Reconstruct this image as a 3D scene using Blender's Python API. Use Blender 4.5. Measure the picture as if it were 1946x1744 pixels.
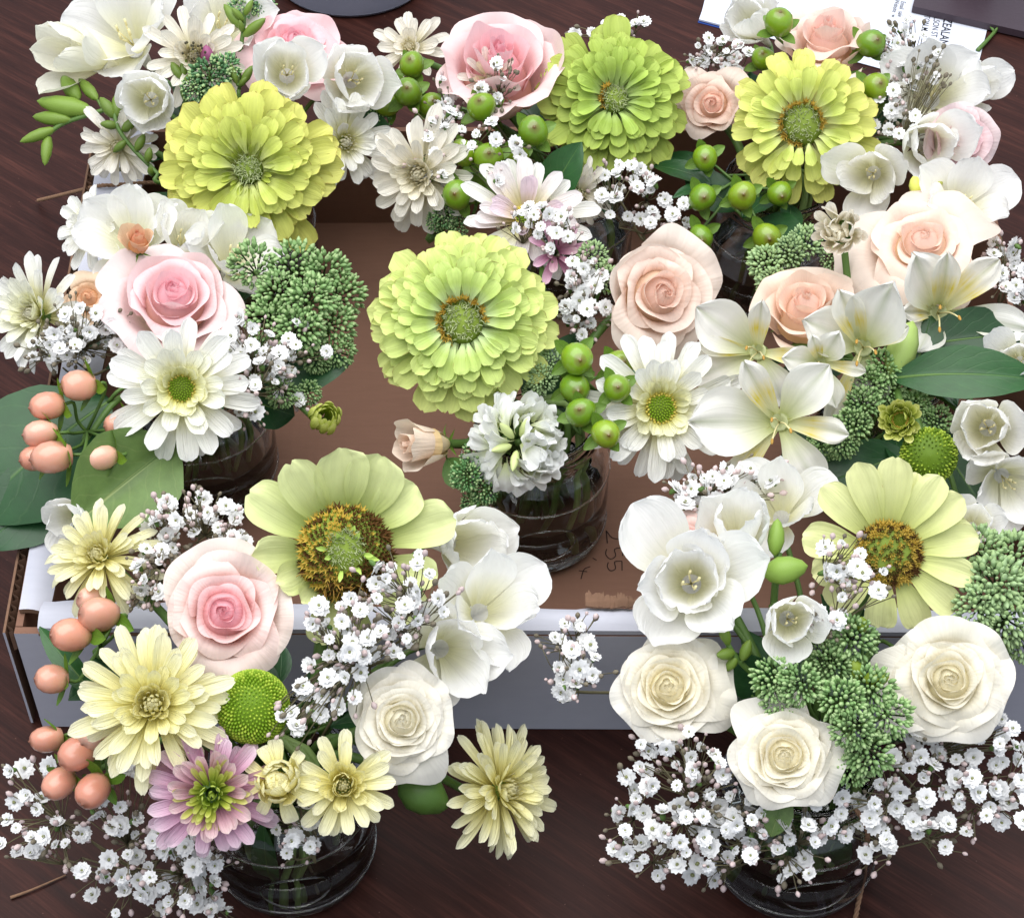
import bpy, math, random
import numpy as np
from mathutils import Vector, Matrix

# ------------------------------------------------------------------ camera, light, exposure
SC = bpy.context.scene
for o in list(bpy.data.objects):
    bpy.data.objects.remove(o)
COL = SC.collection
PITCH = math.radians(47.0)
FWD = np.array([0, math.cos(PITCH), -math.sin(PITCH)])
UPV = np.array([0, math.sin(PITCH), math.cos(PITCH)])
CAM_POS = np.array([0, 0, .08]) - FWD * 1.0
cam = bpy.data.cameras.new('camera')
cam.sensor_fit = 'HORIZONTAL'
cam.angle = 2 * math.atan(973 / 3630)
cam.clip_start = .01
cam.clip_end = 50
camo = bpy.data.objects.new('camera', cam)
COL.objects.link(camo)
camo.location = CAM_POS
camo.rotation_euler = (math.pi / 2 - PITCH, 0, 0)
SC.camera = camo

w = bpy.data.worlds.new('World')
SC.world = w
w.use_nodes = True
bg = w.node_tree.nodes['Background']
bg.inputs[0].default_value = (.80, .88, 1, 1)
bg.inputs[1].default_value = .68

def area(name, loc, target, sx, sy, power, col):
    l = bpy.data.lights.new(name, 'AREA')
    l.shape = 'RECTANGLE'
    l.size = sx
    l.size_y = sy
    l.energy = power
    l.color = col
    o = bpy.data.objects.new(name, l)
    COL.objects.link(o)
    o.location = loc
    d = Vector(target) - Vector(loc)
    o.rotation_euler = d.to_track_quat('-Z', 'Y').to_euler()
    return o

area('window_light', (-.10, .10, 1.8), (0, 0, .1), 2.6, 2.1, 60, (1, .985, .96))
SC.view_settings.view_transform = 'Standard'
SC.view_settings.look = 'None'
SC.view_settings.exposure = .18
SC.view_settings.gamma = 1
SC.cycles.use_denoising = True
SC.cycles.max_bounces = 10
SC.cycles.transmission_bounces = 8
SC.cycles.transparent_max_bounces = 12
SC.cycles.diffuse_bounces = 4
SC.cycles.caustics_reflective = False
SC.cycles.caustics_refractive = True

# ------------------------------------------------------------------ materials
def lin(r, g, b):
    f = lambda c: (c / 255 / 12.92) if c / 255 <= .04045 else ((c / 255 + .055) / 1.055) ** 2.4
    return (f(r), f(g), f(b), 1)

class NT:
    def __init__(s, name):
        s.m = bpy.data.materials.new(name)
        s.m.use_nodes = True
        s.t = s.m.node_tree
        s.t.nodes.clear()
        s.out = s.n('ShaderNodeOutputMaterial')
    def n(s, kind, **kw):
        x = s.t.nodes.new(kind)
        for k, v in kw.items():
            setattr(x, k, v)
        return x
    def l(s, a, b):
        s.t.links.new(a, b)
    def put(s, sock, v):
        if isinstance(v, bpy.types.NodeSocket):
            s.l(v, sock)
        else:
            sock.default_value = v
    def math(s, op, a, b=0.0, clamp=False):
        x = s.n('ShaderNodeMath', operation=op, use_clamp=clamp)
        s.put(x.inputs[0], a)
        s.put(x.inputs[1], b)
        return x.outputs[0]
    def mix(s, f, a, b, mode='MIX'):
        x = s.n('ShaderNodeMix', data_type='RGBA', blend_type=mode)
        s.put(x.inputs[0], f)
        s.put(x.inputs[6], a)
        s.put(x.inputs[7], b)
        return x.outputs[2]
    def ramp(s, f, stops, interp='LINEAR'):
        x = s.n('ShaderNodeValToRGB')
        x.color_ramp.interpolation = interp
        e = x.color_ramp.elements
        while len(e) < len(stops):
            e.new(.5)
        for i, (p, c) in enumerate(stops):
            e[i].position = p
            e[i].color = c if len(c) == 4 else (*c, 1)
        s.put(x.inputs[0], f)
        return x.outputs[0]
    def noise(s, vec, scale, detail=2.0, rough=.5):
        x = s.n('ShaderNodeTexNoise')
        if vec is not None:
            s.l(vec, x.inputs['Vector'])
        x.inputs['Scale'].default_value = scale
        x.inputs['Detail'].default_value = detail
        x.inputs['Roughness'].default_value = rough
        return x.outputs['Fac']
    def mapping(s, vec, sc, rot=(0, 0, 0)):
        x = s.n('ShaderNodeMapping')
        s.l(vec, x.inputs[0])
        x.inputs['Scale'].default_value = sc
        x.inputs['Rotation'].default_value = rot
        return x.outputs[0]
    def bump(s, h, strength=.3, dist=.001):
        x = s.n('ShaderNodeBump')
        x.inputs['Strength'].default_value = strength
        x.inputs['Distance'].default_value = dist
        s.l(h, x.inputs['Height'])
        return x.outputs[0]
    def bsdf(s, col, rough=.5, spec=.5, normal=None, transl=0.0, coat=0.0, tcol=None):
        b = s.n('ShaderNodeBsdfPrincipled')
        s.put(b.inputs['Base Color'], col)
        s.put(b.inputs['Roughness'], rough)
        b.inputs['Specular IOR Level'].default_value = spec
        b.inputs['Coat Weight'].default_value = coat
        if normal is not None:
            s.l(normal, b.inputs['Normal'])
        sh = b.outputs[0]
        if transl > 0:
            t = s.n('ShaderNodeBsdfTranslucent')
            s.put(t.inputs[0], tcol if tcol is not None else col)
            if normal is not None:
                s.l(normal, t.inputs['Normal'])
            mx = s.n('ShaderNodeMixShader')
            mx.inputs[0].default_value = transl
            s.l(sh, mx.inputs[1])
            s.l(t.outputs[0], mx.inputs[2])
            sh = mx.outputs[0]
        s.l(sh, s.out.inputs[0])
        return b

MATS = {}
def petal_material(name, base, mid, tip, vein=.12, streak=14, transl=.3, edge=None, blot=None, green_line=None, rough=.55, bump=.35, tint=True):
    """petal coloured along its length, fine lengthwise veins; object colour tints each petal"""
    if name in MATS:
        return MATS[name]
    k = NT(name)
    uv = k.n('ShaderNodeUVMap').outputs[0]
    sep = k.n('ShaderNodeSeparateXYZ')
    k.l(uv, sep.inputs[0])
    u, v = sep.outputs[0], sep.outputs[1]
    info = k.n('ShaderNodeObjectInfo')
    c = k.ramp(v, [(0, base), (.45, mid), (1, tip)])
    comb = k.n('ShaderNodeCombineXYZ')
    k.l(u, comb.inputs[0])
    k.l(v, comb.inputs[1])
    k.l(k.math('MULTIPLY', info.outputs['Random'], 37.0), comb.inputs[2])
    vec = comb.outputs[0]
    st = k.noise(k.mapping(vec, (streak, 1.4, 1)), 1.0, 3)
    bl = k.noise(k.mapping(vec, (2.2, 2.4, 1)), 1.0, 2)
    if blot:
        f = k.math('MULTIPLY', k.math('SUBTRACT', 1.0, k.math('MULTIPLY', k.math('ABSOLUTE', k.math('SUBTRACT', v, blot[1])), blot[2]), True), 1.0, True)
        f = k.math('MULTIPLY', f, k.math('MULTIPLY', k.math('SUBTRACT', st, .22), 2.2, True), True)
        c = k.mix(f, c, blot[0])
    if green_line:
        g = k.math('SUBTRACT', 1.0, k.math('MULTIPLY', k.math('ABSOLUTE', k.math('SUBTRACT', u, .5)), 9.0), True)
        g = k.math('MULTIPLY', g, k.math('MULTIPLY', v, .8), True)
        tipf = k.math('MULTIPLY', k.math('SUBTRACT', v, .9), 9.0, True)
        c = k.mix(k.math('MAXIMUM', k.math('MULTIPLY', g, .75), k.math('MULTIPLY', tipf, g)), c, green_line)
    fac = k.math('ADD', 1 - vein * .5, k.math('MULTIPLY', st, vein))
    fac = k.math('ADD', fac, k.math('MULTIPLY', k.math('SUBTRACT', bl, .5), vein * .9))
    fac = k.math('ADD', fac, k.math('MULTIPLY', k.math('SUBTRACT', info.outputs['Random'], .5), .10))
    g3 = k.n('ShaderNodeCombineXYZ')
    for i in range(3):
        k.l(fac, g3.inputs[i])
    c = k.mix(1.0, c, g3.outputs[0], 'MULTIPLY')
    if edge:
        uu = k.math('MULTIPLY', k.math('ABSOLUTE', k.math('SUBTRACT', u, .5)), 2.0)
        e = k.math('MAXIMUM', k.math('MULTIPLY', k.math('SUBTRACT', v, .93), 14.0, True), k.math('MULTIPLY', k.math('SUBTRACT', uu, .9), 8.0, True))
        nz = k.noise(k.mapping(vec, (5, 5, 1)), 1.0, 3, .65)
        e = k.math('MULTIPLY', e, k.math('MULTIPLY', k.math('SUBTRACT', nz, edge[1]), 7.0, True), True)
        c = k.mix(e, c, edge[0])
    if tint:
        c = k.mix(1.0, c, info.outputs['Color'], 'MULTIPLY')
    nrm = k.bump(k.math('ADD', k.noise(k.mapping(vec, (streak * 1.6, 1.0, 1)), 1.0, 2), k.math('MULTIPLY', k.noise(k.mapping(vec, (3.5, 4, 1)), 1.0, 3), .7)), bump, .0011)
    k.bsdf(c, rough, .25, nrm, transl)
    MATS[name] = k.m
    return k.m

def plain_material(name, col, rough=.5, spec=.4, var=.2, scale=120, transl=0.0, coat=0.0, bump=.2, objcol=False, dist=.0006):
    if name in MATS:
        return MATS[name]
    k = NT(name)
    tc = k.n('ShaderNodeTexCoord').outputs['Object']
    nz = k.noise(tc, scale, 3)
    info = k.n('ShaderNodeObjectInfo')
    c = info.outputs['Color'] if objcol else col
    f = k.math('ADD', 1 - var * .5, k.math('MULTIPLY', nz, var))
    f = k.math('ADD', f, k.math('MULTIPLY', k.math('SUBTRACT', info.outputs['Random'], .5), var * .6))
    g = k.n('ShaderNodeCombineXYZ')
    for i in range(3):
        k.l(f, g.inputs[i])
    if not isinstance(c, bpy.types.NodeSocket):
        r = k.n('ShaderNodeRGB')
        r.outputs[0].default_value = c if len(c) == 4 else (*c, 1)
        c = r.outputs[0]
    c = k.mix(1.0, c, g.outputs[0], 'MULTIPLY')
    k.bsdf(c, rough, spec, k.bump(nz, bump, dist), transl, coat)
    MATS[name] = k.m
    return k.m

def leaf_material(name, top, veinc, rough=.38, transl=.12):
    if name in MATS:
        return MATS[name]
    k = NT(name)
    uv = k.n('ShaderNodeUVMap').outputs[0]
    sep = k.n('ShaderNodeSeparateXYZ')
    k.l(uv, sep.inputs[0])
    u = k.math('ABSOLUTE', k.math('SUBTRACT', sep.outputs[0], .5))
    v = sep.outputs[1]
    mid = k.math('SUBTRACT', 1.0, k.math('MULTIPLY', u, 45.0), True)
    # side veins run outwards and forwards from the midrib
    ph = k.math('ADD', k.math('SUBTRACT', k.math('MULTIPLY', v, 6.0), k.math('MULTIPLY', u, 5.0)), k.math('MULTIPLY', k.noise(k.mapping(uv, (4, 5, 1)), 1.0, 2), .9))
    sv = k.math('PINGPONG', ph, .5)
    side = k.math('SUBTRACT', 1.0, k.math('MULTIPLY', sv, 14.0), True)
    vv = k.math('MAXIMUM', mid, k.math('MULTIPLY', side, .16))
    nz = k.noise(k.mapping(uv, (5, 7, 1)), 1.0, 4, .6)
    c = k.mix(nz, tuple(x * .62 for x in top[:3]) + (1,), tuple(min(1, x * 1.35) for x in top[:3]) + (1,))
    c = k.mix(k.math('MULTIPLY', vv, .7), c, veinc)
    info = k.n('ShaderNodeObjectInfo')
    c = k.mix(1.0, c, info.outputs['Color'], 'MULTIPLY')
    h = k.math('SUBTRACT', k.math('MULTIPLY', nz, .3), k.math('MULTIPLY', vv, .6))
    k.bsdf(c, rough, .45, k.bump(h, .5, .0008), transl)
    MATS[name] = k.m
    return k.m

CREAM = lin(246, 240, 222)
M_WHITE = petal_material('white_petal', lin(228, 226, 176), lin(240, 238, 228), lin(243, 243, 241), .10, 12, .34)
M_FREESIA = petal_material('freesia_petal', lin(236, 234, 196), lin(249, 248, 244), lin(250, 250, 249), .12, 11, .40, rough=.5, bump=.6)
M_MUM_W = petal_material('white_ray_petal', lin(232, 228, 140), lin(247, 246, 236), lin(250, 250, 248), .22, 7, .3, bump=.9)
M_MUM_C = petal_material('cream_ray_petal', lin(232, 224, 180), lin(246, 240, 226), lin(248, 244, 234), .2, 7, .3, bump=.9)
M_MUM_Y = petal_material('yellow_ray_petal', lin(234, 222, 120), lin(247, 242, 188), lin(249, 246, 216), .2, 7, .3, bump=.9)
M_MUM_P = petal_material('mauve_ray_petal', lin(176, 104, 142), lin(214, 166, 192), lin(240, 216, 228), .3, 8, .28, bump=.8)
M_MUM_G = petal_material('green_ray_petal', lin(120, 150, 30), lin(196, 204, 96), lin(222, 222, 150), .2, 7, .3)
M_ZIN = petal_material('lime_zinnia_petal', lin(236, 238, 200), lin(206, 214, 128), lin(226, 230, 150), .34, 10, .20, edge=(lin(150, 98, 40), .50))
M_ZIN_S = petal_material('pale_zinnia_petal', lin(190, 200, 104), lin(220, 224, 152), lin(230, 232, 166), .26, 9, .22, edge=(lin(170, 130, 70), .62))
M_ROSE = petal_material('rose_petal', lin(232, 226, 180), lin(250, 244, 240), lin(252, 250, 248), .13, 16, .36, rough=.68, bump=.55, edge=(lin(214, 170, 150), .68))
M_ROSE_W = petal_material('white_rose_petal', lin(244, 232, 180), lin(249, 245, 230), lin(250, 248, 243), .13, 16, .38, rough=.68, bump=.55, edge=(lin(206, 176, 130), .62))
M_ALS_O = petal_material('alstroemeria_outer', lin(196, 204, 130), lin(240, 238, 230), lin(243, 242, 238), .10, 12, .32, green_line=lin(120, 140, 60))
M_ALS_I = petal_material('alstroemeria_inner', lin(214, 216, 150), lin(240, 236, 220), lin(243, 242, 238), .10, 12, .32, blot=(lin(224, 204, 60), .36, 4.6), green_line=lin(150, 160, 90))
M_STOCK = petal_material('stock_petal', lin(216, 226, 160), lin(241, 242, 236), lin(244, 245, 246), .10, 10, .34)
M_LEAF = leaf_material('dark_leaf', lin(40, 80, 42), lin(96, 128, 78))
M_LEAF_L = leaf_material('olive_leaf', lin(98, 124, 66), lin(160, 172, 110), .5, .15)
M_SEPAL = leaf_material('sepal_leaf', lin(108, 142, 54), lin(150, 176, 90), .45, .2)
M_STEM = plain_material('green_stem', lin(82, 112, 50), .5, .4, .35, 90)
M_STEM_D = plain_material('dark_stem', lin(52, 70, 36), .5, .4, .35, 90)
M_TWIG = plain_material('wiry_twig', lin(104, 98, 72), .6, .3, .4, 200)
M_BUD = plain_material('green_bud', lin(122, 154, 56), .42, .4, .3, 90, .1, objcol=True)
M_SEDUM = plain_material('sedum_bud', lin(104, 140, 92), .5, .35, .25, 160, .06, objcol=True)
M_SEDUM_TIP = plain_material('sedum_bud_tip', lin(164, 190, 132), .5, .35, .25, 160, .12)
M_POM = plain_material('green_pompon', lin(132, 162, 36), .5, .3, .35, 260, .15, objcol=True)
M_YEL = plain_material('yellow_floret', lin(206, 176, 78), .6, .3, .3, 300, .15)
M_ORB = plain_material('brown_floret', lin(92, 62, 28), .7, .2, .5, 300)
M_FUZZ = plain_material('pale_green_fuzz', lin(190, 200, 150), .7, .2, .3, 300, .2)
M_DISC = plain_material('green_disc', lin(126, 146, 58), .65, .2, .4, 260, .1)
M_CURL = plain_material('yellow_curl', lin(236, 220, 110), .5, .3, .2, 300, .25)
M_GYP = plain_material('baby_breath_petal', lin(250, 250, 250), .6, .25, .18, 300, .22)
M_GYPC = plain_material('baby_breath_eye', lin(128, 132, 84), .6, .25, .2, 300)
M_GBUD = plain_material('baby_breath_bud', lin(206, 186, 184), .6, .3, .4, 300, .1)
M_GBUDD = plain_material('dark_bud_calyx', lin(112, 104, 88), .6, .3, .4, 300)
M_STAM = plain_material('pale_anther', lin(232, 222, 170), .5, .3, .2, 300, .1)
M_DARKTIP = plain_material('dark_anther', lin(66, 62, 44), .5, .3, .2, 300)
M_OCHRE = plain_material('ochre_anther', lin(176, 136, 62), .6, .3, .3, 300)

def berry_material():
    k = NT('berry_skin')
    gen = k.n('ShaderNodeTexCoord').outputs['Object']
    sep = k.n('ShaderNodeSeparateXYZ')
    k.l(gen, sep.inputs[0])
    info = k.n('ShaderNodeObjectInfo')
    nz = k.noise(gen, 260, 3)
    c = info.outputs['Color']
    pale = k.mix(.35, c, (.75, .62, .38, 1))
    c = k.mix(k.math('MULTIPLY', k.math('SUBTRACT', .5, sep.outputs[2]), .9, True), c, pale)
    tip = k.math('MULTIPLY', k.math('SUBTRACT', sep.outputs[2], .925), 14.0, True)
    c = k.mix(k.math('MULTIPLY', tip, .8), c, lin(96, 54, 30))
    f = k.math('ADD', k.math('ADD', .74, k.math('MULTIPLY', nz, .34)), k.math('MULTIPLY', info.outputs['Random'], .18))
    spot = k.math('MULTIPLY', k.math('SUBTRACT', k.noise(gen, 9, 4, .7), .62), 5.0, True)
    c = k.mix(k.math('MULTIPLY', spot, .3), c, lin(120, 84, 44))
    g = k.n('ShaderNodeCombineXYZ')
    for i in range(3):
        k.l(f, g.inputs[i])
    c = k.mix(1.0, c, g.outputs[0], 'MULTIPLY')
    b = k.bsdf(c, .34, .5, k.bump(nz, .06, .0004), 0, .5)
    b.inputs['Coat Roughness'].default_value = .12
    b.inputs['Subsurface Weight'].default_value = .12
    b.inputs['Subsurface Scale'].default_value = .004
    return k.m
M_BERRY = berry_material()

def clear_material(name, col, ior):
    """clear refracting material"""
    k = NT(name)
    b = k.bsdf(col, .0, .5)
    b.inputs['Transmission Weight'].default_value = 1
    b.inputs['IOR'].default_value = ior
    return k.m
M_GLASS = clear_material('jar_glass', (.975, .99, .985, 1), 1.45)
M_WATER = clear_material('water', (.96, .985, .955, 1), 1.33)

def wood_material():
    turned = lambda k, tc, deg, sc: k.mapping(k.mapping(tc, (1, 1, 1), (0, 0, math.radians(deg))), sc)
    k = NT('dark_wood')
    tc = k.n('ShaderNodeTexCoord').outputs['Object']
    a = turned(k, tc, 38, (9, 130, 20))
    g1 = k.noise(a, 1.0, 6, .65)
    g2 = k.noise(turned(k, tc, 38, (40, 800, 20)), 1.0, 4, .6)
    big = k.noise(tc, 4.5, 3)
    f = k.math('ADD', k.math('MULTIPLY', g1, .65), k.math('MULTIPLY', g2, .35))
    c = k.ramp(f, [(.30, lin(30, 14, 12)), (.5, lin(54, 29, 24)), (.70, lin(86, 50, 42))])
    c = k.mix(k.math('MULTIPLY', big, .55), c, lin(44, 22, 20))
    scratch = k.noise(turned(k, tc, 32, (50, 1300, 30)), 1.0, 2)
    s = k.math('MULTIPLY', k.math('SUBTRACT', scratch, .74), 8.0, True)
    c = k.mix(k.math('MULTIPLY', s, .35), c, lin(150, 112, 96))
    fleck = k.noise(tc, 420, 2)
    c = k.mix(k.math('MULTIPLY', k.math('SUBTRACT', fleck, .73), 6.0, True), c, lin(140, 104, 90))
    r = k.math('ADD', .36, k.math('MULTIPLY', g1, .22))
    k.bsdf(c, r, .15, k.bump(f, .25, .0006))
    return k.m
M_WOOD = wood_material()

def board_material(name, c0, c1, rough=.75, flute=0.0):
    k = NT(name)
    tc = k.n('ShaderNodeTexCoord').outputs['Object']
    fib = k.noise(k.mapping(tc, (60, 420, 200)), 1.0, 4, .6)
    big = k.noise(tc, 9, 4)
    f = k.math('ADD', k.math('MULTIPLY', fib, .5), k.math('MULTIPLY', big, .5))
    c = k.mix(f, c0, c1)
    fleck = k.math('MULTIPLY', k.math('SUBTRACT', k.noise(tc, 700, 2), .7), 6.0, True)
    c = k.mix(k.math('MULTIPLY', fleck, .25), c, tuple(x * .5 for x in c0[:3]) + (1,))
    stain = k.math('MULTIPLY', k.math('SUBTRACT', k.noise(tc, 16, 5, .62), .52), 3.5, True)
    c = k.mix(k.math('MULTIPLY', stain, .30), c, tuple(x * .55 for x in c0[:3]) + (1,))
    h = fib
    if flute:
        wv = k.n('ShaderNodeTexWave', wave_type='BANDS', bands_direction='X')
        k.l(tc, wv.inputs[0])
        wv.inputs['Scale'].default_value = flute
        h = k.math('ADD', k.math('MULTIPLY', wv.outputs['Fac'], .5), fib)
    k.bsdf(c, rough, .3, k.bump(h, .18, .0006))
    return k.m
M_KRAFT = board_material('brown_cardboard', lin(112, 81, 66), lin(134, 99, 82), .8, 60)
M_BOARD = board_material('white_cardboard', lin(176, 177, 190), lin(196, 197, 208), .55)
M_TORN = board_material('torn_cardboard', lin(92, 68, 52), lin(142, 110, 90), .9)
M_PAPER = board_material('white_paper', lin(204, 208, 222), lin(214, 217, 229), .6)
M_INK = plain_material('black_ink', lin(40, 42, 50), .6, .3, .1)
M_PEN = plain_material('pen_ink', lin(46, 34, 30), .7, .2, .3)
M_BLUE = plain_material('blue_card', lin(34, 62, 130), .5, .4, .2)
M_TWINE = plain_material('jute_twine', lin(136, 106, 84), .85, .15, .5, 700, 0, 0, .6)
M_SLAB = plain_material('dark_tablet_cover', lin(64, 52, 60), .42, .4, .15, 400)
M_PAIL = plain_material('grey_metal', lin(136, 138, 154), .45, .5, .2, 60, 0, 0, .1)
M_PAILE = plain_material('grey_metal_edge', lin(142, 148, 164), .4, .5, .7, 900)

# ------------------------------------------------------------------ mesh helpers
rng = np.random.default_rng(7)
def nrm(v):
    v = np.asarray(v, float)
    return v / (np.linalg.norm(v) + 1e-12)

class MB:
    """collects geometry for ONE mesh"""
    def __init__(s):
        s.v, s.f, s.m, s.uv, s.n = [], [], [], [], 0
    def add(s, verts, faces, mat=0, uvs=None):
        verts = np.asarray(verts, float).reshape(-1, 3)
        s.v.append(verts)
        for f in faces:
            s.f.append(tuple(i + s.n for i in f))
            s.m.append(mat)
        s.uv.append(np.zeros((len(verts), 2)) if uvs is None else uvs)
        s.n += len(verts)
    def grid(s, pts, mat=0, closed=False):
        nv, nu = pts.shape[:2]
        faces = []
        for j in range(nv - 1):
            for i in range(nu - (0 if closed else 1)):
                a, b = j * nu + i, j * nu + (i + 1) % nu
                faces.append((a, b, b + nu, a + nu))
        uu, vv = np.meshgrid(np.linspace(0, 1, nu), np.linspace(0, 1, nv))
        s.add(pts.reshape(-1, 3), faces, mat, np.stack([uu.ravel(), vv.ravel()], 1))
    def tube(s, path, rad, sides=6, mat=0, cap=True):
        path = np.asarray(path, float)
        n = len(path)
        rad = np.broadcast_to(rad, (n,))
        t = np.gradient(path, axis=0)
        ref = np.array([0, 0, 1.0]) if abs(nrm(t[0])[2]) < .9 else np.array([1.0, 0, 0])
        pts = np.zeros((n, sides, 3))
        for i in range(n):
            ti = nrm(t[i])
            x = nrm(np.cross(ref, ti))
            y = np.cross(ti, x)
            ref = np.cross(x, ti) * -1 if False else ref
            a = np.arange(sides) * 2 * math.pi / sides
            pts[i] = path[i] + rad[i] * (np.cos(a)[:, None] * x + np.sin(a)[:, None] * y)
            ref = np.cross(ti, x) if np.linalg.norm(np.cross(ti, x)) > .1 else ref
        st = s.n
        s.grid(pts, mat, True)
        if cap:
            s.f.append(tuple(st + i for i in range(sides - 1, -1, -1)))
            s.m.append(mat)
            s.f.append(tuple(st + (n - 1) * sides + i for i in range(sides)))
            s.m.append(mat)
    def lathe(s, prof, sides=32, mat=0):
        a = np.arange(sides) * 2 * math.pi / sides
        prof = np.asarray(prof, float)
        pts = np.stack([np.outer(prof[:, 0], np.cos(a)), np.outer(prof[:, 0], np.sin(a)), np.repeat(prof[:, 1:2], sides, 1)], 2)
        s.grid(pts, mat, True)
    def box(s, lo, hi, mat=0):
        x0, y0, z0 = lo
        x1, y1, z1 = hi
        v = [(x0, y0, z0), (x1, y0, z0), (x1, y1, z0), (x0, y1, z0), (x0, y0, z1), (x1, y0, z1), (x1, y1, z1), (x0, y1, z1)]
        s.add(v, [(0, 3, 2, 1), (4, 5, 6, 7), (0, 1, 5, 4), (1, 2, 6, 5), (2, 3, 7, 6), (3, 0, 4, 7)], mat)
    def mesh(s, name, mats, smooth=True):
        me = bpy.data.meshes.new(name)
        me.from_pydata(np.concatenate(s.v).tolist(), [], s.f)
        for m in (mats if isinstance(mats, (list, tuple)) else [mats]):
            me.materials.append(m)
        me.polygons.foreach_set('material_index', s.m)
        me.polygons.foreach_set('use_smooth', [smooth] * len(s.f))
        uv = np.concatenate(s.uv)
        lay = me.uv_layers.new(name='UVMap')
        idx = np.zeros(len(me.loops), np.int32)
        me.loops.foreach_get('vertex_index', idx)
        lay.data.foreach_set('uv', uv[idx].ravel())
        me.update()
        return me

def grid_mesh(name, pts, mat):
    b = MB()
    b.grid(pts)
    return b.mesh(name, mat)

def spline(pts, n=14):
    """Catmull-Rom through the points"""
    p = np.asarray(pts, float)
    p = np.vstack([2 * p[0] - p[1], p, 2 * p[-1] - p[-2]])
    out = []
    segs = len(p) - 3
    for i in range(segs):
        a, b, c, d = p[i:i + 4]
        for t in np.linspace(0, 1, max(2, n // segs), endpoint=(i == segs - 1)):
            out.append(.5 * (2 * b + (c - a) * t + (2 * a - 5 * b + 4 * c - d) * t * t + (3 * b - a - 3 * c + d) * t ** 3))
    return np.array(out)

def thing(name, label, cat, loc, group=None):
    o = bpy.data.objects.new(name, None)
    o.empty_display_size = .01
    COL.objects.link(o)
    o.location = loc
    o['label'] = label
    o['category'] = cat
    if group:
        o['group'] = group
    return o

def part(name, me, parent, M=None, color=None, stuff=False, label=None):
    """a child of a thing (or of a part); M places it in the world"""
    o = bpy.data.objects.new(name, me)
    COL.objects.link(o)
    o.parent = parent
    root, off = parent, Vector((0, 0, 0))
    if M is not None:
        if parent.parent is None:
            o.matrix_basis = Matrix.Translation(-Vector(parent.location)) @ M
        else:
            pw = Matrix.Translation(Vector(parent.parent.location)) @ parent.matrix_basis
            o.matrix_basis = pw.inverted() @ M
    if color is not None:
        o.color = (*color[:3], 1)
    if stuff:
        o['kind'] = 'stuff'
    if label:
        o['label'] = label
    return o

def solo(name, me, label, cat, group=None, loc=(0, 0, 0), color=None):
    o = bpy.data.objects.new(name, me)
    COL.objects.link(o)
    o.location = loc
    o['label'] = label
    o['category'] = cat
    if group:
        o['group'] = group
    if color is not None:
        o.color = (*color[:3], 1)
    return o

def frame(pos, n, spin=0.0, s=1.0):
    """matrix whose z is the flower's facing, y as near as it can be to the upright"""
    n = nrm(n)
    y = UPV - n * np.dot(UPV, n)
    if np.linalg.norm(y) < .05:
        y = np.array([0, 1.0, 0])
        y = y - n * np.dot(y, n)
    y = nrm(y)
    x = np.cross(y, n)
    R = Matrix(((x[0], y[0], n[0]), (x[1], y[1], n[1]), (x[2], y[2], n[2]))).to_4x4()
    return Matrix.Translation(Vector(pos)) @ R @ Matrix.Rotation(spin, 4, 'Z') @ Matrix.Scale(s, 4)

def place(az, rb, zb, tilt=0.0, roll=0.0, sc=1.0):
    """petal slot in the flower's frame: base at radius rb, pointing outwards at azimuth az"""
    return Matrix.Rotation(az - math.pi / 2, 4, 'Z') @ Matrix.Translation((0, rb, zb)) @ Matrix.Rotation(tilt, 4, 'X') @ Matrix.Rotation(roll, 4, 'Y') @ Matrix.Scale(sc, 4)

SPC = {}
def smooth_profile(prof):
    if prof not in SPC:
        x, y = zip(*prof)
        g = np.linspace(0, 1, 61)
        v = np.interp(g, x, y)
        for _ in range(3):
            v[1:-1] = (v[:-2] + v[1:-1] * 2 + v[2:]) / 4
            v[2:-2] = (v[:-4] + v[2:-2] + v[4:]) / 3
        SPC[prof] = list(zip(g, v))
    return SPC[prof]

def petal_pts(L, W, prof, phi0, bend, cup=(.5, .3), ruf=0.0, rk=2.0, seed=0, nv=7, nu=5, tipround=.22, notch=0.0, bp=1.0, sway=0.0, point=0.0, crumple=.012):
    r = np.random.default_rng(seed)
    vs = 1 - (1 - np.linspace(0, 1, nv)) ** 1.45
    us = np.linspace(-1, 1, nu)
    fine = np.linspace(0, 1, 81)
    prof = smooth_profile(tuple(prof))
    ang = phi0 + bend * fine ** bp
    Y = np.concatenate([[0], np.cumsum(np.cos(ang[:-1]) * L / 80)])
    Z = np.concatenate([[0], np.cumsum(np.sin(ang[:-1]) * L / 80)])
    px, pw = zip(*prof)
    ph = r.uniform(0, 6.28)
    out = np.zeros((nv, nu, 3))
    for j, v in enumerate(vs):
        for i, u in enumerate(us):
            ve = v * (1 - tipround * abs(u) ** 2.4 * v ** 2) - notch * math.exp(-(u / .25) ** 2) * v ** 6
            ve = min(1.0, max(0.0, ve + point * math.exp(-(u / .2) ** 2) * v ** 8 - point * v ** 8))
            wd = W / 2 * np.interp(ve, px, pw)
            c = cup[0] + (cup[1] - cup[0]) * ve
            if abs(c) < 1e-3:
                x, d = wd * u, 0.0
            else:
                x, d = wd / c * math.sin(c * u), wd / c * (1 - math.cos(c * u))
            d += ruf * W * math.sin(rk * u * math.pi + ph) * ve ** 2
            d += crumple * W * r.normal() * ve
            a = np.interp(ve, fine, ang)
            out[j, i] = (x + sway * W * ve * ve, np.interp(ve, fine, Y) - d * math.sin(a), np.interp(ve, fine, Z) + d * math.cos(a))
    return out

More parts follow.
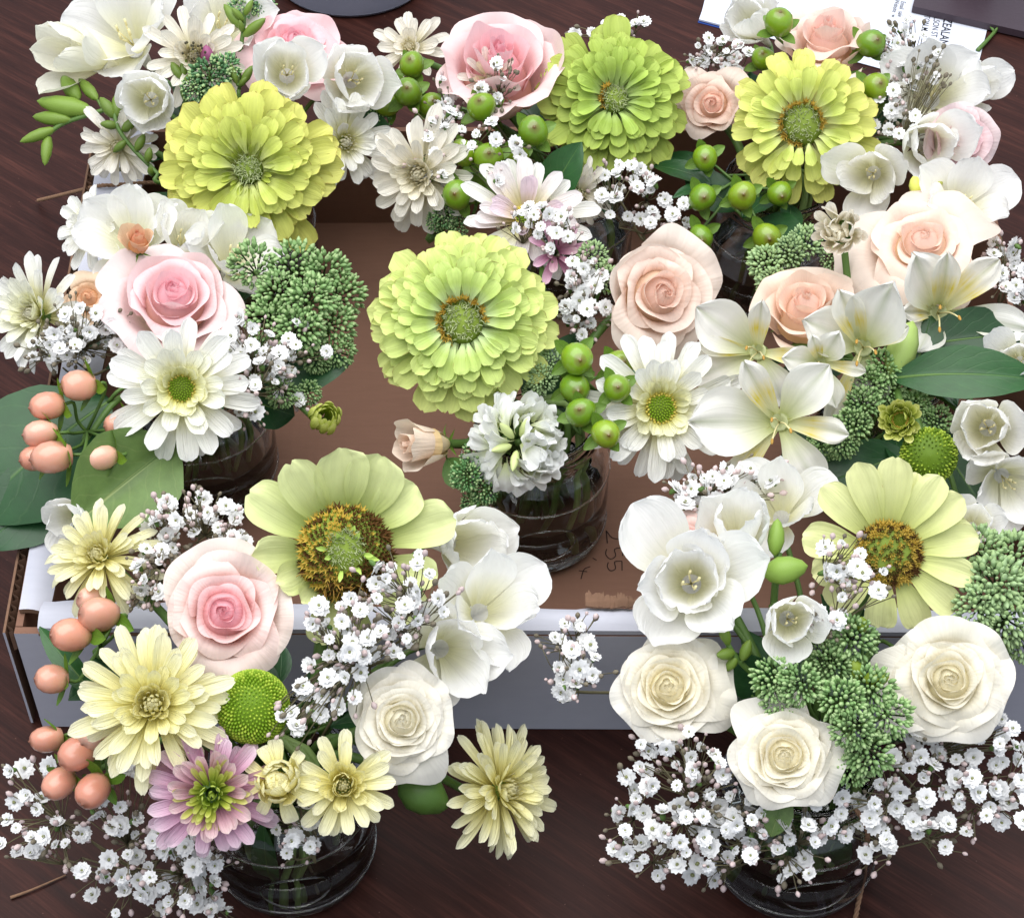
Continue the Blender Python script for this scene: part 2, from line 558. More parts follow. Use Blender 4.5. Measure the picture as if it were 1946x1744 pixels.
def blob_pts(prof, sides, squash=0.0, seed=0):
    a = np.arange(sides) * 2 * math.pi / sides
    prof = np.asarray(prof, float)
    return np.stack([np.outer(prof[:, 0], np.cos(a)), np.outer(prof[:, 0], np.sin(a)), np.repeat(prof[:, 1:2], sides, 1)], 2)

def rotm(z, spin=0.0):
    z = nrm(z)
    ref = np.array([0, 0, 1.0]) if abs(z[2]) < .9 else np.array([1.0, 0, 0])
    x = nrm(np.cross(ref, z))
    y = np.cross(z, x)
    R = np.stack([x, y, z], 1)
    c, s_ = math.cos(spin), math.sin(spin)
    return R @ np.array([[c, -s_, 0], [s_, c, 0], [0, 0, 1]])

def along(pos, d, s=1.0, spin=0.0):
    R = rotm(d, spin)
    return Matrix.Translation(Vector(pos)) @ Matrix(R.tolist()).to_4x4() @ Matrix.Scale(s, 4)

# ------------------------------------------------------------------ jars
JARS = {}
JH, JR = .088, .040
def jar(key, pos, label, water=.034):
    x, y, z = pos
    t = thing('glass_jar', label, 'jar', pos, 'glass jars holding the flowers')
    b = MB()
    outer = [(.0005, 0), (.031, 0), (.036, .0025), (.0388, .008), (.0398, .016), (.040, .030), (.040, .052), (.0392, .060), (.0368, .066), (.0335, .0695), (.0318, .071),
             (.0318, .0735), (.0328, .0745), (.0318, .0755), (.0318, .0785), (.0328, .0795), (.0318, .0805), (.0318, .085), (.0325, .0865), (.0318, .088), (.0300, .088)]
    inner = [(.0293, .086), (.0293, .071), (.031, .0675), (.0345, .0635), (.0368, .057), (.0375, .050), (.0375, .016), (.036, .009), (.033, .006), (.0005, .005)]
    b.lathe(outer + inner, 56)
    gl = part('glass', b.mesh('jar_glass', M_GLASS), t)
    # raised ring and panel moulded on the side
    for k, (rz, rr) in enumerate([(.0545, .0402), (.0135, .0397)]):
        e = MB()
        a = np.linspace(0, 2 * math.pi, 49)
        e.tube(np.stack([np.cos(a) * rr, np.sin(a) * rr, np.full(49, rz)], 1), .0006, 5, 0, False)
        part('moulded_ring', e.mesh('moulded_ring', M_GLASS), gl)
    a = np.linspace(0, 2 * math.pi, 33)
    e = MB()
    th = -math.pi / 2 + .15 + np.cos(a) * .42
    e.tube(np.stack([np.cos(th) * .0402, np.sin(th) * .0402, .031 + np.sin(a) * .012], 1), .0005, 5, 0, False)
    part('moulded_oval', e.mesh('moulded_oval', M_GLASS), gl)
    if water:
        b = MB()
        b.lathe([(.0003, .0042), (.0335, .0052), (.0368, .0086), (.0383, .0162), (.0383, water + .0008), (.0374, water + .0004), (.0364, water), (.0003, water)], 40)
        part('water', b.mesh('water', M_WATER), t)
    JARS[key] = np.array(pos)
    return t

SD = [0]
def nseed():
    SD[0] += 1
    return SD[0]

def stem_path(J, pos, n, back=.02, r=None):
    """from the head down through the jar's mouth to its floor"""
    r = r or np.random.default_rng(nseed())
    J = np.asarray(J)
    pos = np.asarray(pos, float)
    n = nrm(n)
    d = pos[:2] - J[:2]
    dl = np.linalg.norm(d) + 1e-9
    dirn = d / dl
    m = np.array([*(J[:2] + dirn * min(.022, dl * .6) + r.uniform(-.005, .005, 2)), J[2] + JH + .004])
    bot = np.array([*(J[:2] - dirn * r.uniform(.008, .02) + r.uniform(-.008, .008, 2)), J[2] + .009])
    nb = pos - n * back
    if dl > .07:
        mid = (nb + m) / 2 + np.array([0, 0, .012])
        pts = [pos, nb, mid, m, bot]
    else:
        pts = [pos, nb, m, bot]
    return spline(pts, 20)

def stem_part(t, path, rad=.0016, mat=None, sides=6):
    b = MB()
    b.tube(path - np.array(t.location), np.linspace(rad, rad * 1.15, len(path)), sides)
    return part('stem', b.mesh('stem', mat or M_STEM), t)

def start(name, label, cat, J, pos, n, group, back=.02, rad=.0017, mat=None):
    path = stem_path(JARS[J], pos, n, back)
    t = thing(name, label, cat, tuple(path[-1]), group)
    stem_part(t, path, rad, mat)
    return t

# ------------------------------------------------------------------ flowers
PC = {}
def cached(key, fn):
    if key not in PC:
        PC[key] = fn()
    return PC[key]

ZPROF = [(0, .16), (.25, .34), (.55, .8), (.78, 1.0), (.90, .93), (.97, .66), (1, .30)]
def zinnia(head, label, J, n=100, spin=0.0, tone=(1, 1, 1), disc=.17, ring=.5, hairy=1.0, mat=None, tube=False, jit=.6):
    """double zinnia: rows of spoon-shaped petals round a small disc"""
    pos, nv_, R = head
    r = np.random.default_rng(nseed())
    t = start('zinnia', label, 'zinnia', J, np.array(pos) - nrm(nv_) * R * .3, nv_, 'green zinnias', .02, .0028)
    F = frame(pos, nv_, spin, R)
    mat = mat or M_ZIN
    for i in range(n):
        s = i / (n - 1)
        sb = min(5, int(s * 6))
        var = int(r.integers(0, 6))
        def mk():
            q = (sb + .5) / 6
            L = .84 - .52 * q
            return grid_mesh('zinnia_petal', petal_pts(L, .335 - .17 * q, ZPROF, math.radians(8 + 50 * q), math.radians(-(26 + 34 * q)), (.95, .45 + .3 * q + .12 * (var % 2)), .045, 1.3 + .3 * (var % 3), sb * 10 + var, 9, 7, .06 + .04 * (var % 2), .03 * (var % 3), 1.2, .02 * (var - 2.5)), mat)
        me = cached(('zin', sb, var, mat.name), mk)
        az = i * 2.399963 + r.normal() * .16 * jit
        rb = disc * (.80 + .2 * s) + .02
        zb = -.30 + .33 * s
        P = place(az, rb, zb + r.normal() * .02 * jit, r.normal() * .12 * jit, r.normal() * .22 * jit, 1 + r.normal() * .08 * jit)
        k = .93 + .14 * r.random()
        g = (tone[0] * k * (1 - .12 * s), tone[1] * k, tone[2] * k * (1 - .1 * s))
        part('petal', me, t, F @ P, g)
    # disc: fuzzy pale centre, a ring of yellow florets
    b = MB()
    b.grid(blob_pts([(disc * 1.05, -.22), (disc * 1.05, -.04), (disc * .8, .03), (disc * .4, .06), (.002, .07)], 14), 0, True)
    for q in range(int(150 * hairy)):
        a, rr = r.uniform(0, 6.283), disc * .92 * math.sqrt(r.random())
        base = np.array([math.cos(a) * rr, math.sin(a) * rr, .05 - .05 * (rr / disc) ** 2])
        d = nrm([math.cos(a + r.normal()) * .7, math.sin(a + r.normal()) * .7, .9 + .3 * r.random()])
        tip = base + d * r.uniform(.05, .09) + np.array([0, 0, 0])
        mid = (base + tip) / 2 + r.normal(size=3) * .012
        b.tube(np.array([base, mid, tip]), np.array([.007, .006, .003]), 3, 1, False)
    nf = int(58 * ring)
    start_a = r.uniform(0, 6.28)
    for q in range(nf):
        a = start_a + q * 6.283 / 58 * (1 if ring > .9 else 1.15) + r.normal() * .05
        rr = disc * (1.0 + .22 * r.random())
        c = np.array([math.cos(a) * rr, math.sin(a) * rr, .02 + .05 * r.random()])
        out = nrm([math.cos(a) * .5, math.sin(a) * .5, 1])
        Rm = rotm(out, r.uniform(0, 6.28))
        vs = [c - out * .07]
        fs = []
        for p in range(5):
            t0 = p * 1.2566
            e = Rm @ np.array([math.cos(t0) * .046, math.sin(t0) * .046, .03])
            e2 = Rm @ np.array([math.cos(t0 + .63) * .016, math.sin(t0 + .63) * .016, 0])
            vs += [c + e, c + e2]
        for p in range(5):
            fs += [(0, 1 + 2 * p, 2 + 2 * p), (0, 2 + 2 * p, 1 + (2 * p + 2) % 10)]
        b.add(vs, fs, 2)
    part('flower_disc', b.mesh('flower_disc', [M_DISC, M_FUZZ, M_YEL]), t, F, stuff=True)
    # small rolled florets standing round the disc
    if tube:
        for q in range(26):
            a = q * .2417 + r.normal() * .06
            def mk2():
                return grid_mesh('rolled_petal', petal_pts(.2, .1, ZPROF, 1.15, -.5, (2.2, 1.9), .01, 1, 3, 6, 7, .1), mat)
            part('rolled_petal', cached(('ztube', mat.name), mk2), t, F @ place(a, disc * 1.1, -.06, r.normal() * .15, 0, .8 + .4 * r.random()), (tone[0] * .82, tone[1] * .95, tone[2] * .7))
    return t

SPROF = [(0, .34), (.2, .52), (.5, .9), (.76, 1.0), (.90, .86), (.97, .58), (1, .28)]
def single_zinnia(head, label, J, petals, spin, disc, dome, mat, tone=(1, 1, 1), dark=.6, tuft=True, spill=0.0):
    """zinnia with one or two rows of broad petals and a big domed disc of florets;
    petals: (azimuth deg, length, width, rise deg, bend deg)"""
    pos, nv_, R = head
    r = np.random.default_rng(nseed())
    t = start('zinnia', label, 'zinnia', J, np.array(pos) - nrm(nv_) * R * .2, nv_, 'green zinnias', .02, .0028)
    F = frame(pos, nv_, spin, R)
    for (az, L, W, rise, bend) in petals:
        me = grid_mesh('zinnia_petal', petal_pts(L, W, SPROF, math.radians(rise), math.radians(bend), (.75, .35), .05, 1.4, nseed(), 14, 11, .08, .04 * r.random(), 1.1, r.normal() * .06), mat)
        k = .94 + .12 * r.random()
        part('petal', me, t, F @ place(math.radians(az), disc * .78, -.06 + .03 * r.random(), 0, r.normal() * .06), tuple(c * k for c in tone))
    b = MB()
    prof = [(disc, -.10), (disc * 1.02, 0), (disc * .93, dome * .45), (disc * .72, dome * .78), (disc * .4, dome * .96), (.003, dome)]
    b.grid(blob_pts(prof, 20), 0, True)
    pr = np.array(prof)
    nf = 330
    for q in range(nf):
        f = (q + .5) / nf
        a = q * 2.399963
        rr = disc * 1.02 * math.sqrt(f)
        z = np.interp(rr, pr[::-1, 0], pr[::-1, 1])
        if rr > disc * .98:
            z = .02
        if rr < disc * (.36 if tuft else .62):
            if tuft or r.random() < .45:
                continue
        c = np.array([math.cos(a) * rr, math.sin(a) * rr, z])
        out = nrm([math.cos(a) * rr / disc, math.sin(a) * rr / disc, .9])
        Rm = rotm(out, r.uniform(0, 6.28))
        lower = math.sin(a - 4.4) > .1
        m = 1 if r.random() > dark * (1.15 if lower else .6) else 2
        sc = .034 * (1.25 if rr > disc * .8 else 1) * (.7 + .6 * r.random())
        c = c + out * sc * .5
        vs = [c - out * sc * 1.6]
        fs = []
        for p in range(5):
            t0 = p * 1.2566
            vs += [c + Rm @ np.array([math.cos(t0) * sc, math.sin(t0) * sc, sc * .9]), c + Rm @ np.array([math.cos(t0 + .63) * sc * .45, math.sin(t0 + .63) * sc * .45, 0])]
        for p in range(5):
            fs += [(0, 1 + 2 * p, 2 + 2 * p), (0, 2 + 2 * p, 1 + (2 * p + 2) % 10)]
        b.add(vs, fs, m)
    # withered orange threads on the older side
    for q in range(int(90 * spill)):
        a = 4.55 + r.normal() * .5
        rr = disc * r.uniform(.62, 1.04)
        z = np.interp(rr, pr[::-1, 0], pr[::-1, 1])
        c = np.array([math.cos(a) * rr, math.sin(a) * rr, max(z, 0) + .01])
        d = r.normal(size=3) * .04
        b.tube(np.array([c, c + d + (0, 0, .03), c + d * 1.6 + (0, -.02, .01)]), .005, 3, 3, False)
    if tuft:
        for q in range(170):
            a, rr = r.uniform(0, 6.283), disc * .38 * math.sqrt(r.random())
            base = np.array([math.cos(a) * rr, math.sin(a) * rr + .03, dome * .94])
            d = nrm([math.cos(a + r.normal()) * .6, math.sin(a + r.normal()) * .6, 1])
            b.tube(np.array([base, base + d * .04 + r.normal(size=3) * .008, base + d * .08]), np.array([.007, .006, .003]), 3, 4, False)
    part('flower_disc', b.mesh('flower_disc', [M_DISC, M_YEL, M_ORB, M_OCHRE, M_FUZZ]), t, F, stuff=True)
    if tuft:
        for q in range(9):
            a = q * .72 + r.normal() * .2
            me = grid_mesh('green_bract', petal_pts(.16 + .14 * r.random(), .06, ZPROF, 1.3, -.4, (1.2, 1.0), .02, 1, nseed(), 6, 5, .2), M_ZIN_S)
            part('green_bract', me, t, F @ place(a, disc * .3, dome * .85, r.normal() * .2, 0), (.72, .95, .5))
    return t

def rose(head, label, J, inner, outer, N=18, spin=0.0, H=.95, opening=1.0, mat=None, lip=.22, cup=.0, sepals=True, core=.045, pw=1.35, group='roses', flat=.18, frill=1.0):
    """rose: spiral of overlapping cupped petals, the outer ones rolled back"""
    pos, nv_, R = head
    mat = mat or M_ROSE
    r = np.random.default_rng(nseed())
    base = np.array(pos) - nrm(nv_) * R * H * .75
    t = start('rose', label, 'rose', J, base, nv_, group, .015, .0024)
    F = frame(base, nv_, spin, R / (1 + .62 * lip))
    nu, nv = 29, 14
    us, vs = np.linspace(-1, 1, nu), np.linspace(0, 1, nv)
    for i in range(N):
        s = i / (N - 1)
        rim = core + (1 - core) * s ** pw * opening
        close = max(0.0, 1 - s / .30)
        if s > .75:
            rim *= 1 + .06 * r.normal()
        b0 = .05 + .22 * s
        top = H * (1.0 - (.42 - cup) * s ** 1.4) + r.normal() * .015
        if s < .2:
            top -= .05 * (1 - s / .2) ** 1
        half = math.radians(155 - 92 * s ** .7 + r.normal() * 5)
        az = i * 2.399963 + r.normal() * .22
        top += r.normal() * .03 * s
        lp = lip * max(0, s - .18) * max(.2, 1 + .45 * r.normal())
        ph, ph2 = r.uniform(0, 6.28, 2)
        pts = np.zeros((nv, nu, 3))
        nu0, ndep = r.uniform(-.7, .7), (r.uniform(.03, .09) if s > .45 and r.random() < .5 else 0)
        tipy = .10 * (.5 + s) * (1 + .4 * r.normal())
        for j, v in enumerate(vs):
            for k, u in enumerate(us):
                wid = 1 - .62 * (1 - v) ** 2.2
                ang = az + u * half * wid
                edge = abs(u) ** 2.6
                vv = v * (1 - .30 * edge * (.4 + .6 * s))
                rad = b0 + (rim - b0) * (vv ** (.42 + flat * s))
                rad *= 1 - .45 * close * vv ** 2
                z = top * vv
                # rolled lip, stronger towards the shoulders so that the middle comes to a soft point
                c = max(0, (vv - .68) / .32)
                rl = lp * (1 + .9 * math.exp(-((abs(u) - .55) / .3) ** 2))
                rad += rl * c ** 1.6
                z -= rl * c ** 2.6 * 1.15
                z += tipy * c ** 2 * math.exp(-(u / .22) ** 2) * (1 if s > .3 else .2)
                z -= ndep * c * math.exp(-((u - nu0) / .07) ** 2)
                rad += .045 * u * (1 - .3 * s) * v - .02 * s * edge
                rad += .026 * math.sin(3 * u + ph) * v * (.3 + s) + frill * .016 * math.sin(8 * u + ph2) * c
                z += .030 * math.sin(4.2 * u + ph2) * vv ** 2 * (.3 + s) + frill * (.018 * math.sin(10 * u + ph) + .010 * math.sin(19 * u + ph2)) * c * (.25 + s)
                pts[j, k] = (math.cos(ang) * rad, math.sin(ang) * rad, z)
        q = s ** .8
        q = min(1, max(0, q + r.normal() * .04))
        col = tuple(inner[c] * (1 - q) + outer[c] * q for c in range(3))
        part('petal', grid_mesh('rose_petal', pts, mat), t, F, col)
    b = MB()
    b.grid(blob_pts([(.02, -.16), (.13, -.13), (.17, -.03), (.24, .03), (.10, .06), (.01, .06)], 12), 0, True)
    hb = MB()
    hb.grid(blob_pts([(.52, .30 * H), (.40, .52 * H), (.26, .70 * H), (.12, .83 * H), (.04, .88 * H), (.001, .89 * H)], 20), 0, True)
    part('heart', hb.mesh('heart', mat), t, F, inner)  # hidden filler dome, added to stop deep dark gaps between the inner petals
    hip = part('hip', b.mesh('hip', M_STEM), t, F)
    if sepals:
        for k in range(5):
            me = cached(('rsepal', k % 2), lambda: grid_mesh('sepal', petal_pts(.62, .15, [(0, .6), (.3, 1), (.7, .45), (1, .05)], .1, -.9 if k % 2 else .3, (.6, .6), .02, 1, k, 7, 5, 0), M_SEPAL))
            part('sepal', me, hip, F @ place(k * 1.2566 + .3, .15, -.05))
    return t

FPROF = [(0, .30), (.22, .58), (.5, .96), (.7, 1.0), (.87, .80), (.96, .48), (1, .20)]
def freesia(head, label, J, opening=.5, spin=0.0, tube=1.0, tone=(1, 1, 1), petals=6, mat=None, stamens=True, skip=(), wide=1.0, double=False, group='white freesias', tubecol=None):
    """freesia: six overlapping tepals in two whorls on a funnel tube; opening 0 closed .. 1 flat"""
    pos, nv_, R = head
    mat = mat or M_FREESIA
    r = np.random.default_rng(nseed())
    nn = nrm(nv_)
    back = np.array(pos) - nn * R * (.55 + tube * .75)
    t = start('freesia', label, 'freesia', J, back, nv_, group, .01, .0013)
    F = frame(np.array(pos) - nn * R * .55, nv_, spin, R * (1.38 - .45 * opening))
    for i in range(petals):
        if i in skip:
            continue
        innr = i % 2
        op = min(1, max(.01, opening + (-.10 if innr else .08) + r.normal() * .09))
        ph0 = math.radians(64 - 30 * op + 5 * innr)
        bend = math.radians(34 - 78 * op)
        L = (1.16 if innr else 1.10) + .07 * r.normal()
        me = grid_mesh('tepal', petal_pts(L, wide * (1 - .08 * innr), FPROF, ph0, bend, (1.15, .75 - .25 * op), .035, 1.3, nseed(), 14, 13, .06, 0, 1.3, r.normal() * .05), mat)
        part('petal', me, t, F @ place(i * math.pi / 3 + r.normal() * .06, .14 + .02 * (1 - innr), -.05 + .03 * innr, 0, r.normal() * .05), tone)
    if double:
        for i in range(5):
            me = grid_mesh('tepal', petal_pts(.82, wide * .8, FPROF, math.radians(66), math.radians(14), (1.0, .6), .04, 1.2, nseed(), 14, 13, .06, 0, 1.3, r.normal() * .08), mat)
            part('petal', me, t, F @ place(i * 1.2566 + .4 + r.normal() * .1, .12, 0, 0, r.normal() * .08), tone)
    b = MB()
    b.grid(blob_pts([(.001, -.07 - tube * .75), (.05, -.06 - tube * .75), (.07, -.05 - tube * .5), (.10, -.05 - tube * .3), (.15, -.07), (.165, -.01), (.155, -.02), (.12, -.10), (.07, -.22), (.03, -.32), (.001, -.36)], 16), 0, True)
    part('flower_tube', b.mesh('flower_tube', mat), t, F, tubecol or tone)
    if stamens:
        for k in range(4):
            a = k * 1.7 + r.normal() * .2
            bb = MB()
            tip = np.array([math.cos(a) * .10, math.sin(a) * .10, .42 + .12 * r.random()])
            bb.tube(np.array([(0, 0, 0), tip * .5 + (0, 0, .05), tip]), .011, 5)
            bb.tube(np.array([tip - (0, 0, .02), tip + (.03, .02, .09)]), .018, 5)
            part('stamen', bb.mesh('stamen', M_STAM), t, F)
    return t

MPROF = [(0, .34), (.25, .64), (.55, .95), (.8, 1.0), (.92, .84), (.98, .55), (1, .28)]
def chrysanthemum(head, label, J, rows, mat, spin=0.0, center='green', cr=.2, tone=(1, 1, 1), ctone=None, width=.23, group='chrysanthemums', only=None, name='chrysanthemum', stamens=0, jit=.13, rad=.0020, cdome=.6):
    """rows: (count, length, rise deg, bend deg, base radius, base height, tint)"""
    pos, nv_, R = head
    r = np.random.default_rng(nseed())
    nn = nrm(nv_)
    t = start(name, label, 'chrysanthemum', J, np.array(pos) - nn * R * .22, nv_, group, .015, rad)
    F = frame(pos, nv_, spin, R)
    for ri, row in enumerate(rows):
        cnt, L, rise, bend, rb, zb, tint = row[:7]
        pm, wd = (row[7], row[8]) if len(row) > 7 else (mat, width)
        off = r.uniform(0, 6.28)
        for i in range(cnt):
            az = off + i * 2 * math.pi / cnt + r.normal() * jit
            if only and not only(az % (2 * math.pi)):
                continue
            var = int(r.integers(0, 3))
            def mk():
                return grid_mesh('ray_petal', petal_pts(L, wd * (.7 + .3 * min(1, L / .8)), MPROF, math.radians(rise), math.radians(bend + (var - 1) * 9), (.9, .7), .02, 1.5, ri * 7 + var, 8, 5, .08, .03 * (var == 1), 1.3, (var - 1) * .12), pm)
            me = cached(('mum', round(L, 3), round(rise), round(bend), var, pm.name, wd), mk)
            k = .95 + .1 * r.random()
            part('petal', me, t, F @ place(az, rb, zb, r.normal() * .10, r.normal() * .18, 1 + r.normal() * .08), tuple(tone[c] * tint[c] * k for c in range(3)))
    b = MB()
    if center in ('green', 'disc'):
        h = cr * cdome
        b.grid(blob_pts([(cr, -.12), (cr, 0), (cr * .8, h * .5), (cr * .45, h * .85), (.002, h)], 14), 0, True)
        nf = 130 if cr > .14 else 70
        for q in range(nf):
            f = (q + .5) / nf
            rr, a = cr * 1.02 * math.sqrt(f), q * 2.399963
            z = h * (1 - (rr / cr) ** 2)
            c = np.array([math.cos(a) * rr, math.sin(a) * rr, z])
            out = nrm([math.cos(a) * rr / cr * .8, math.sin(a) * rr / cr * .8, 1])
            sz = cr * .085 * (.8 + .5 * f)
            P = blob_pts([(sz * .7, -sz), (sz, sz * 1.2), (sz * .6, sz * 2.4), (.0005, sz * 2.7)], 5) @ rotm(out).T + c
            b.grid(P, 1 if f > .55 else 2, True)
        part('flower_disc', b.mesh('flower_disc', [M_DISC, M_CURL if center == 'green' else M_YEL, M_POM]), t, F, ctone or lin(132, 162, 36), stuff=True)
    elif center == 'curl':
        b.grid(blob_pts([(cr * .8, -.15), (cr * .8, 0), (cr * .5, cr * .4), (.002, cr * .5)], 12), 0, True)
        for q in range(46):
            f = (q + .5) / 46
            rr, a = cr * 1.0 * math.sqrt(f), q * 2.399963
            P = petal_pts(.2 + .1 * f, .075, MPROF, math.radians(95 - 30 * f), math.radians(75 - 60 * f), (1.3, 1.2), .01, 1, q, 6, 5, .15)
            ca, sa = math.cos(a - math.pi / 2), math.sin(a - math.pi / 2)
            P = P + np.array([0, rr, .02 + .1 * (1 - f)])
            b.grid(np.stack([P[..., 0] * ca - P[..., 1] * sa, P[..., 0] * sa + P[..., 1] * ca, P[..., 2]], 2), 1)
        part('flower_disc', b.mesh('flower_disc', [M_DISC, mat]), t, F, ctone or (1, .97, .8), stuff=True)
    for q in range(stamens):
        a, rr = r.uniform(0, 6.28), cr * math.sqrt(r.random())
        bb = MB()
        p0 = np.array([math.cos(a) * rr, math.sin(a) * rr, 0])
        p1 = p0 * 1.5 + (0, 0, .5 + .2 * r.random())
        bb.tube(np.array([p0, (p0 + p1) / 2, p1]), .011, 4)
        bb.tube(np.array([p1, p1 + (0, 0, .055)]), .028, 5, 1)
        part('stamen', bb.mesh('stamen', [M_STAM, M_DARKTIP]), t, F)
    g = MB()
    g.grid(blob_pts([(.03, -.28), (.16, -.24), (.24, -.14), (.27, -.05), (.1, -.04)], 12), 0, True)
    part('calyx', g.mesh('calyx', M_STEM), t, F)
    return t

def pompon(head, label, J, tone, nk=330, hole=.0, tall=.75):
    """green button flower: a dome of tightly packed florets"""
    pos, nv_, R = head
    r = np.random.default_rng(nseed())
    nn = nrm(nv_)
    t = start('chrysanthemum', label, 'chrysanthemum', J, np.array(pos) - nn * R * .5, nv_, 'green button chrysanthemums', .015, .0018)
    F = frame(pos, nv_, 0, R)
    b = MB()
    b.grid(blob_pts([(.5, -.5), (.86, -.25), (.9, 0), (.75, tall * .5), (.42, tall * .8), (.002, tall * .88)], 18), 0, True)
    for q in range(nk):
        f = (q + .5) / nk
        a = q * 2.399963
        th = math.acos(1 - f * 1.12)
        x = np.array([math.cos(a) * math.sin(th) * .93, math.sin(a) * math.sin(th) * .93, math.cos(th) * tall])
        if hole and th < .45:
            x[2] -= hole * (1 - th / .45)
        out = nrm(x * np.array([1, 1, 1.2]) + r.normal(size=3) * .05)
        sz = .030 + .022 * f
        P = blob_pts([(sz * .8, -sz * 1.5), (sz, sz * .3), (sz * .75, sz * 1.1), (.001, sz * 1.4)], 6) @ rotm(out, a).T + x
        b.grid(P, 1 if r.random() < .3 + .4 * f else 0, True)
    part('floret_dome', b.mesh('floret_dome', [M_POM, plain_material('green_pompon_light', lin(164, 188, 62), .5, .3, .3, 260, .15)]), t, F, tone, stuff=True)
    return t

def bud_mesh(k):
    def mk():
        b = MB()
        b.grid(blob_pts([(.05, 0), (.2, .12), (.30, .38), (.27, .65), (.14, .9), (.01, 1.0)], 10), 0, True)
        return b.mesh('bud', M_BUD)
    return cached(('bud', k), mk)

def bud_spray(label, J, path, buds, tone, rad=.0012, cat='bud sprig', name='freesia_bud_sprig', group='green bud sprigs'):
    """arched stalk with plump buds: buds = (base, tip, tint, fatness)"""
    p0 = np.array(path[0])
    full = np.vstack([spline(path[::-1], 14), stem_path(JARS[J], p0, UPV, .005)[4:]])
    t = thing(name, label, cat, tuple(full[-1]), group)
    stem_part(t, full, rad)
    for (a, c, k, fat) in buds:
        a, c = np.array(a), np.array(c)
        L = np.linalg.norm(c - a)
        M = along(a, c - a, L) @ Matrix.Diagonal((fat, fat, 1, 1))
        o = part('bud', bud_mesh(0), t, M, tuple(tone[i] * k for i in range(3)))
        near = full[np.argmin(np.linalg.norm(full - a, axis=1))]
        if np.linalg.norm(near - a) > .0015:
            b = MB()
            b.tube(spline([near, (near + a) / 2 + np.array([0, 0, -.001]), a], 6) - np.array(t.location), .0007, 5)
            part('stalk', b.mesh('stalk', M_STEM), t)
    return t

def berry_mesh(k=0):
    def mk():
        b = MB()
        rr = np.random.default_rng(70 + k)
        pp = blob_pts([(.05, 0), (.3, .05), (.44, .25), (.48, .48), (.44, .7), (.32, .87), (.17, .955), (.075, .975), (.05, .99), (.03, 1.015), (.002, 1.02)], 18)
        an = np.arange(18) * 2 * math.pi / 18
        lump = 1 + .035 * np.sin(2 * an + rr.uniform(0, 6)) + .025 * np.sin(3 * an + rr.uniform(0, 6))
        pp[..., :2] *= lump[None, :, None]
        pp[..., 0] += .07 * rr.normal() * pp[..., 2] ** 2
        b.grid(pp, 0, True)
        return b.mesh('berry', M_BERRY)
    return cached(('berry', k), mk)

def berries(label, J, items, colors, hub=None, sep=(1, 1, 1), wid=.98):
    """hypericum stem: items = (centre, direction, length)"""
    r = np.random.default_rng(nseed())
    cs = np.array([i[0] for i in items])
    if hub is None:
        hub = cs.mean(0) + np.array([0, .012, -.025])
    hub = np.array(hub)
    path = stem_path(JARS[J], hub, UPV, .004)
    t = thing('hypericum_stem', label, 'berry sprig', tuple(path[-1]), 'hypericum berry stems')
    stem_part(t, path, .0016)
    for q, (c, d, L) in enumerate(items):
        c, d = np.array(c), nrm(d)
        base = c - d * L * .5
        col = colors[q % len(colors)]
        bo = part('berry', berry_mesh(int(r.integers(0, 6))), t, along(base, d, L, r.uniform(0, 6)) @ Matrix.Diagonal((wid * r.uniform(.92, 1.06), wid * r.uniform(.92, 1.06), 1, 1)), col)
        for k in range(4):
            me = cached(('bsepal', k % 2), lambda: grid_mesh('sepal', petal_pts(.78, .44, [(0, .5), (.4, 1), (.75, .8), (1, .12)], .05, .5 if k % 2 else -.25, (.5, .4), .02, 1, 40 + k, 6, 5, .05), M_SEPAL))
            part('sepal', me, bo, along(base, d, L, r.uniform(0, .4)) @ place(k * 1.57 + .3, .04, .03, -.2 + .5 * r.random()), sep)
        b = MB()
        mid = (base + hub) / 2 - d * .004 + r.normal(size=3) * .002
        b.tube(spline([base, base - d * .005, mid, hub], 9) - np.array(t.location), .0009, 5)
        part('stalk', b.mesh('stalk', M_STEM), t)
    return t

def sedum_mesh(k):
    def mk():
        r = np.random.default_rng(900 + k)
        b = MB()
        nb = 100
        for q in range(nb):
            f = (q + .5) / nb
            a = q * 2.399963 + r.normal() * .1
            th = math.acos(1 - f * .95)
            x = np.array([math.cos(a) * math.sin(th), math.sin(a) * math.sin(th), math.cos(th) * .72]) * (.86 + .18 * r.random())
            out = nrm(x + r.normal(size=3) * .14 + (0, 0, .3))
            sz = .092 * (.55 + .75 * r.random())
            P = blob_pts([(sz * .5, -sz * 1.6), (sz * 1.0, -sz * .1), (sz * .9, sz * .8), (sz * .5, sz * 1.7), (.002, sz * 2.2)], 6) @ rotm(out, a).T + x
            b.grid(P[:3], 0, True)
            b.grid(P[2:], 1 if r.random() < .6 else 0, True)
        for q in range(9):
            a = q * .698
            b.tube(np.array([(0, 0, -1.0), (math.cos(a) * .3, math.sin(a) * .3, -.35), (math.cos(a) * .62, math.sin(a) * .62, .15)]), .045, 4, 2, False)
        return b.mesh('bud_cluster', [M_SEDUM, M_SEDUM_TIP, M_STEM_D])
    return cached(('sedum', k), mk)

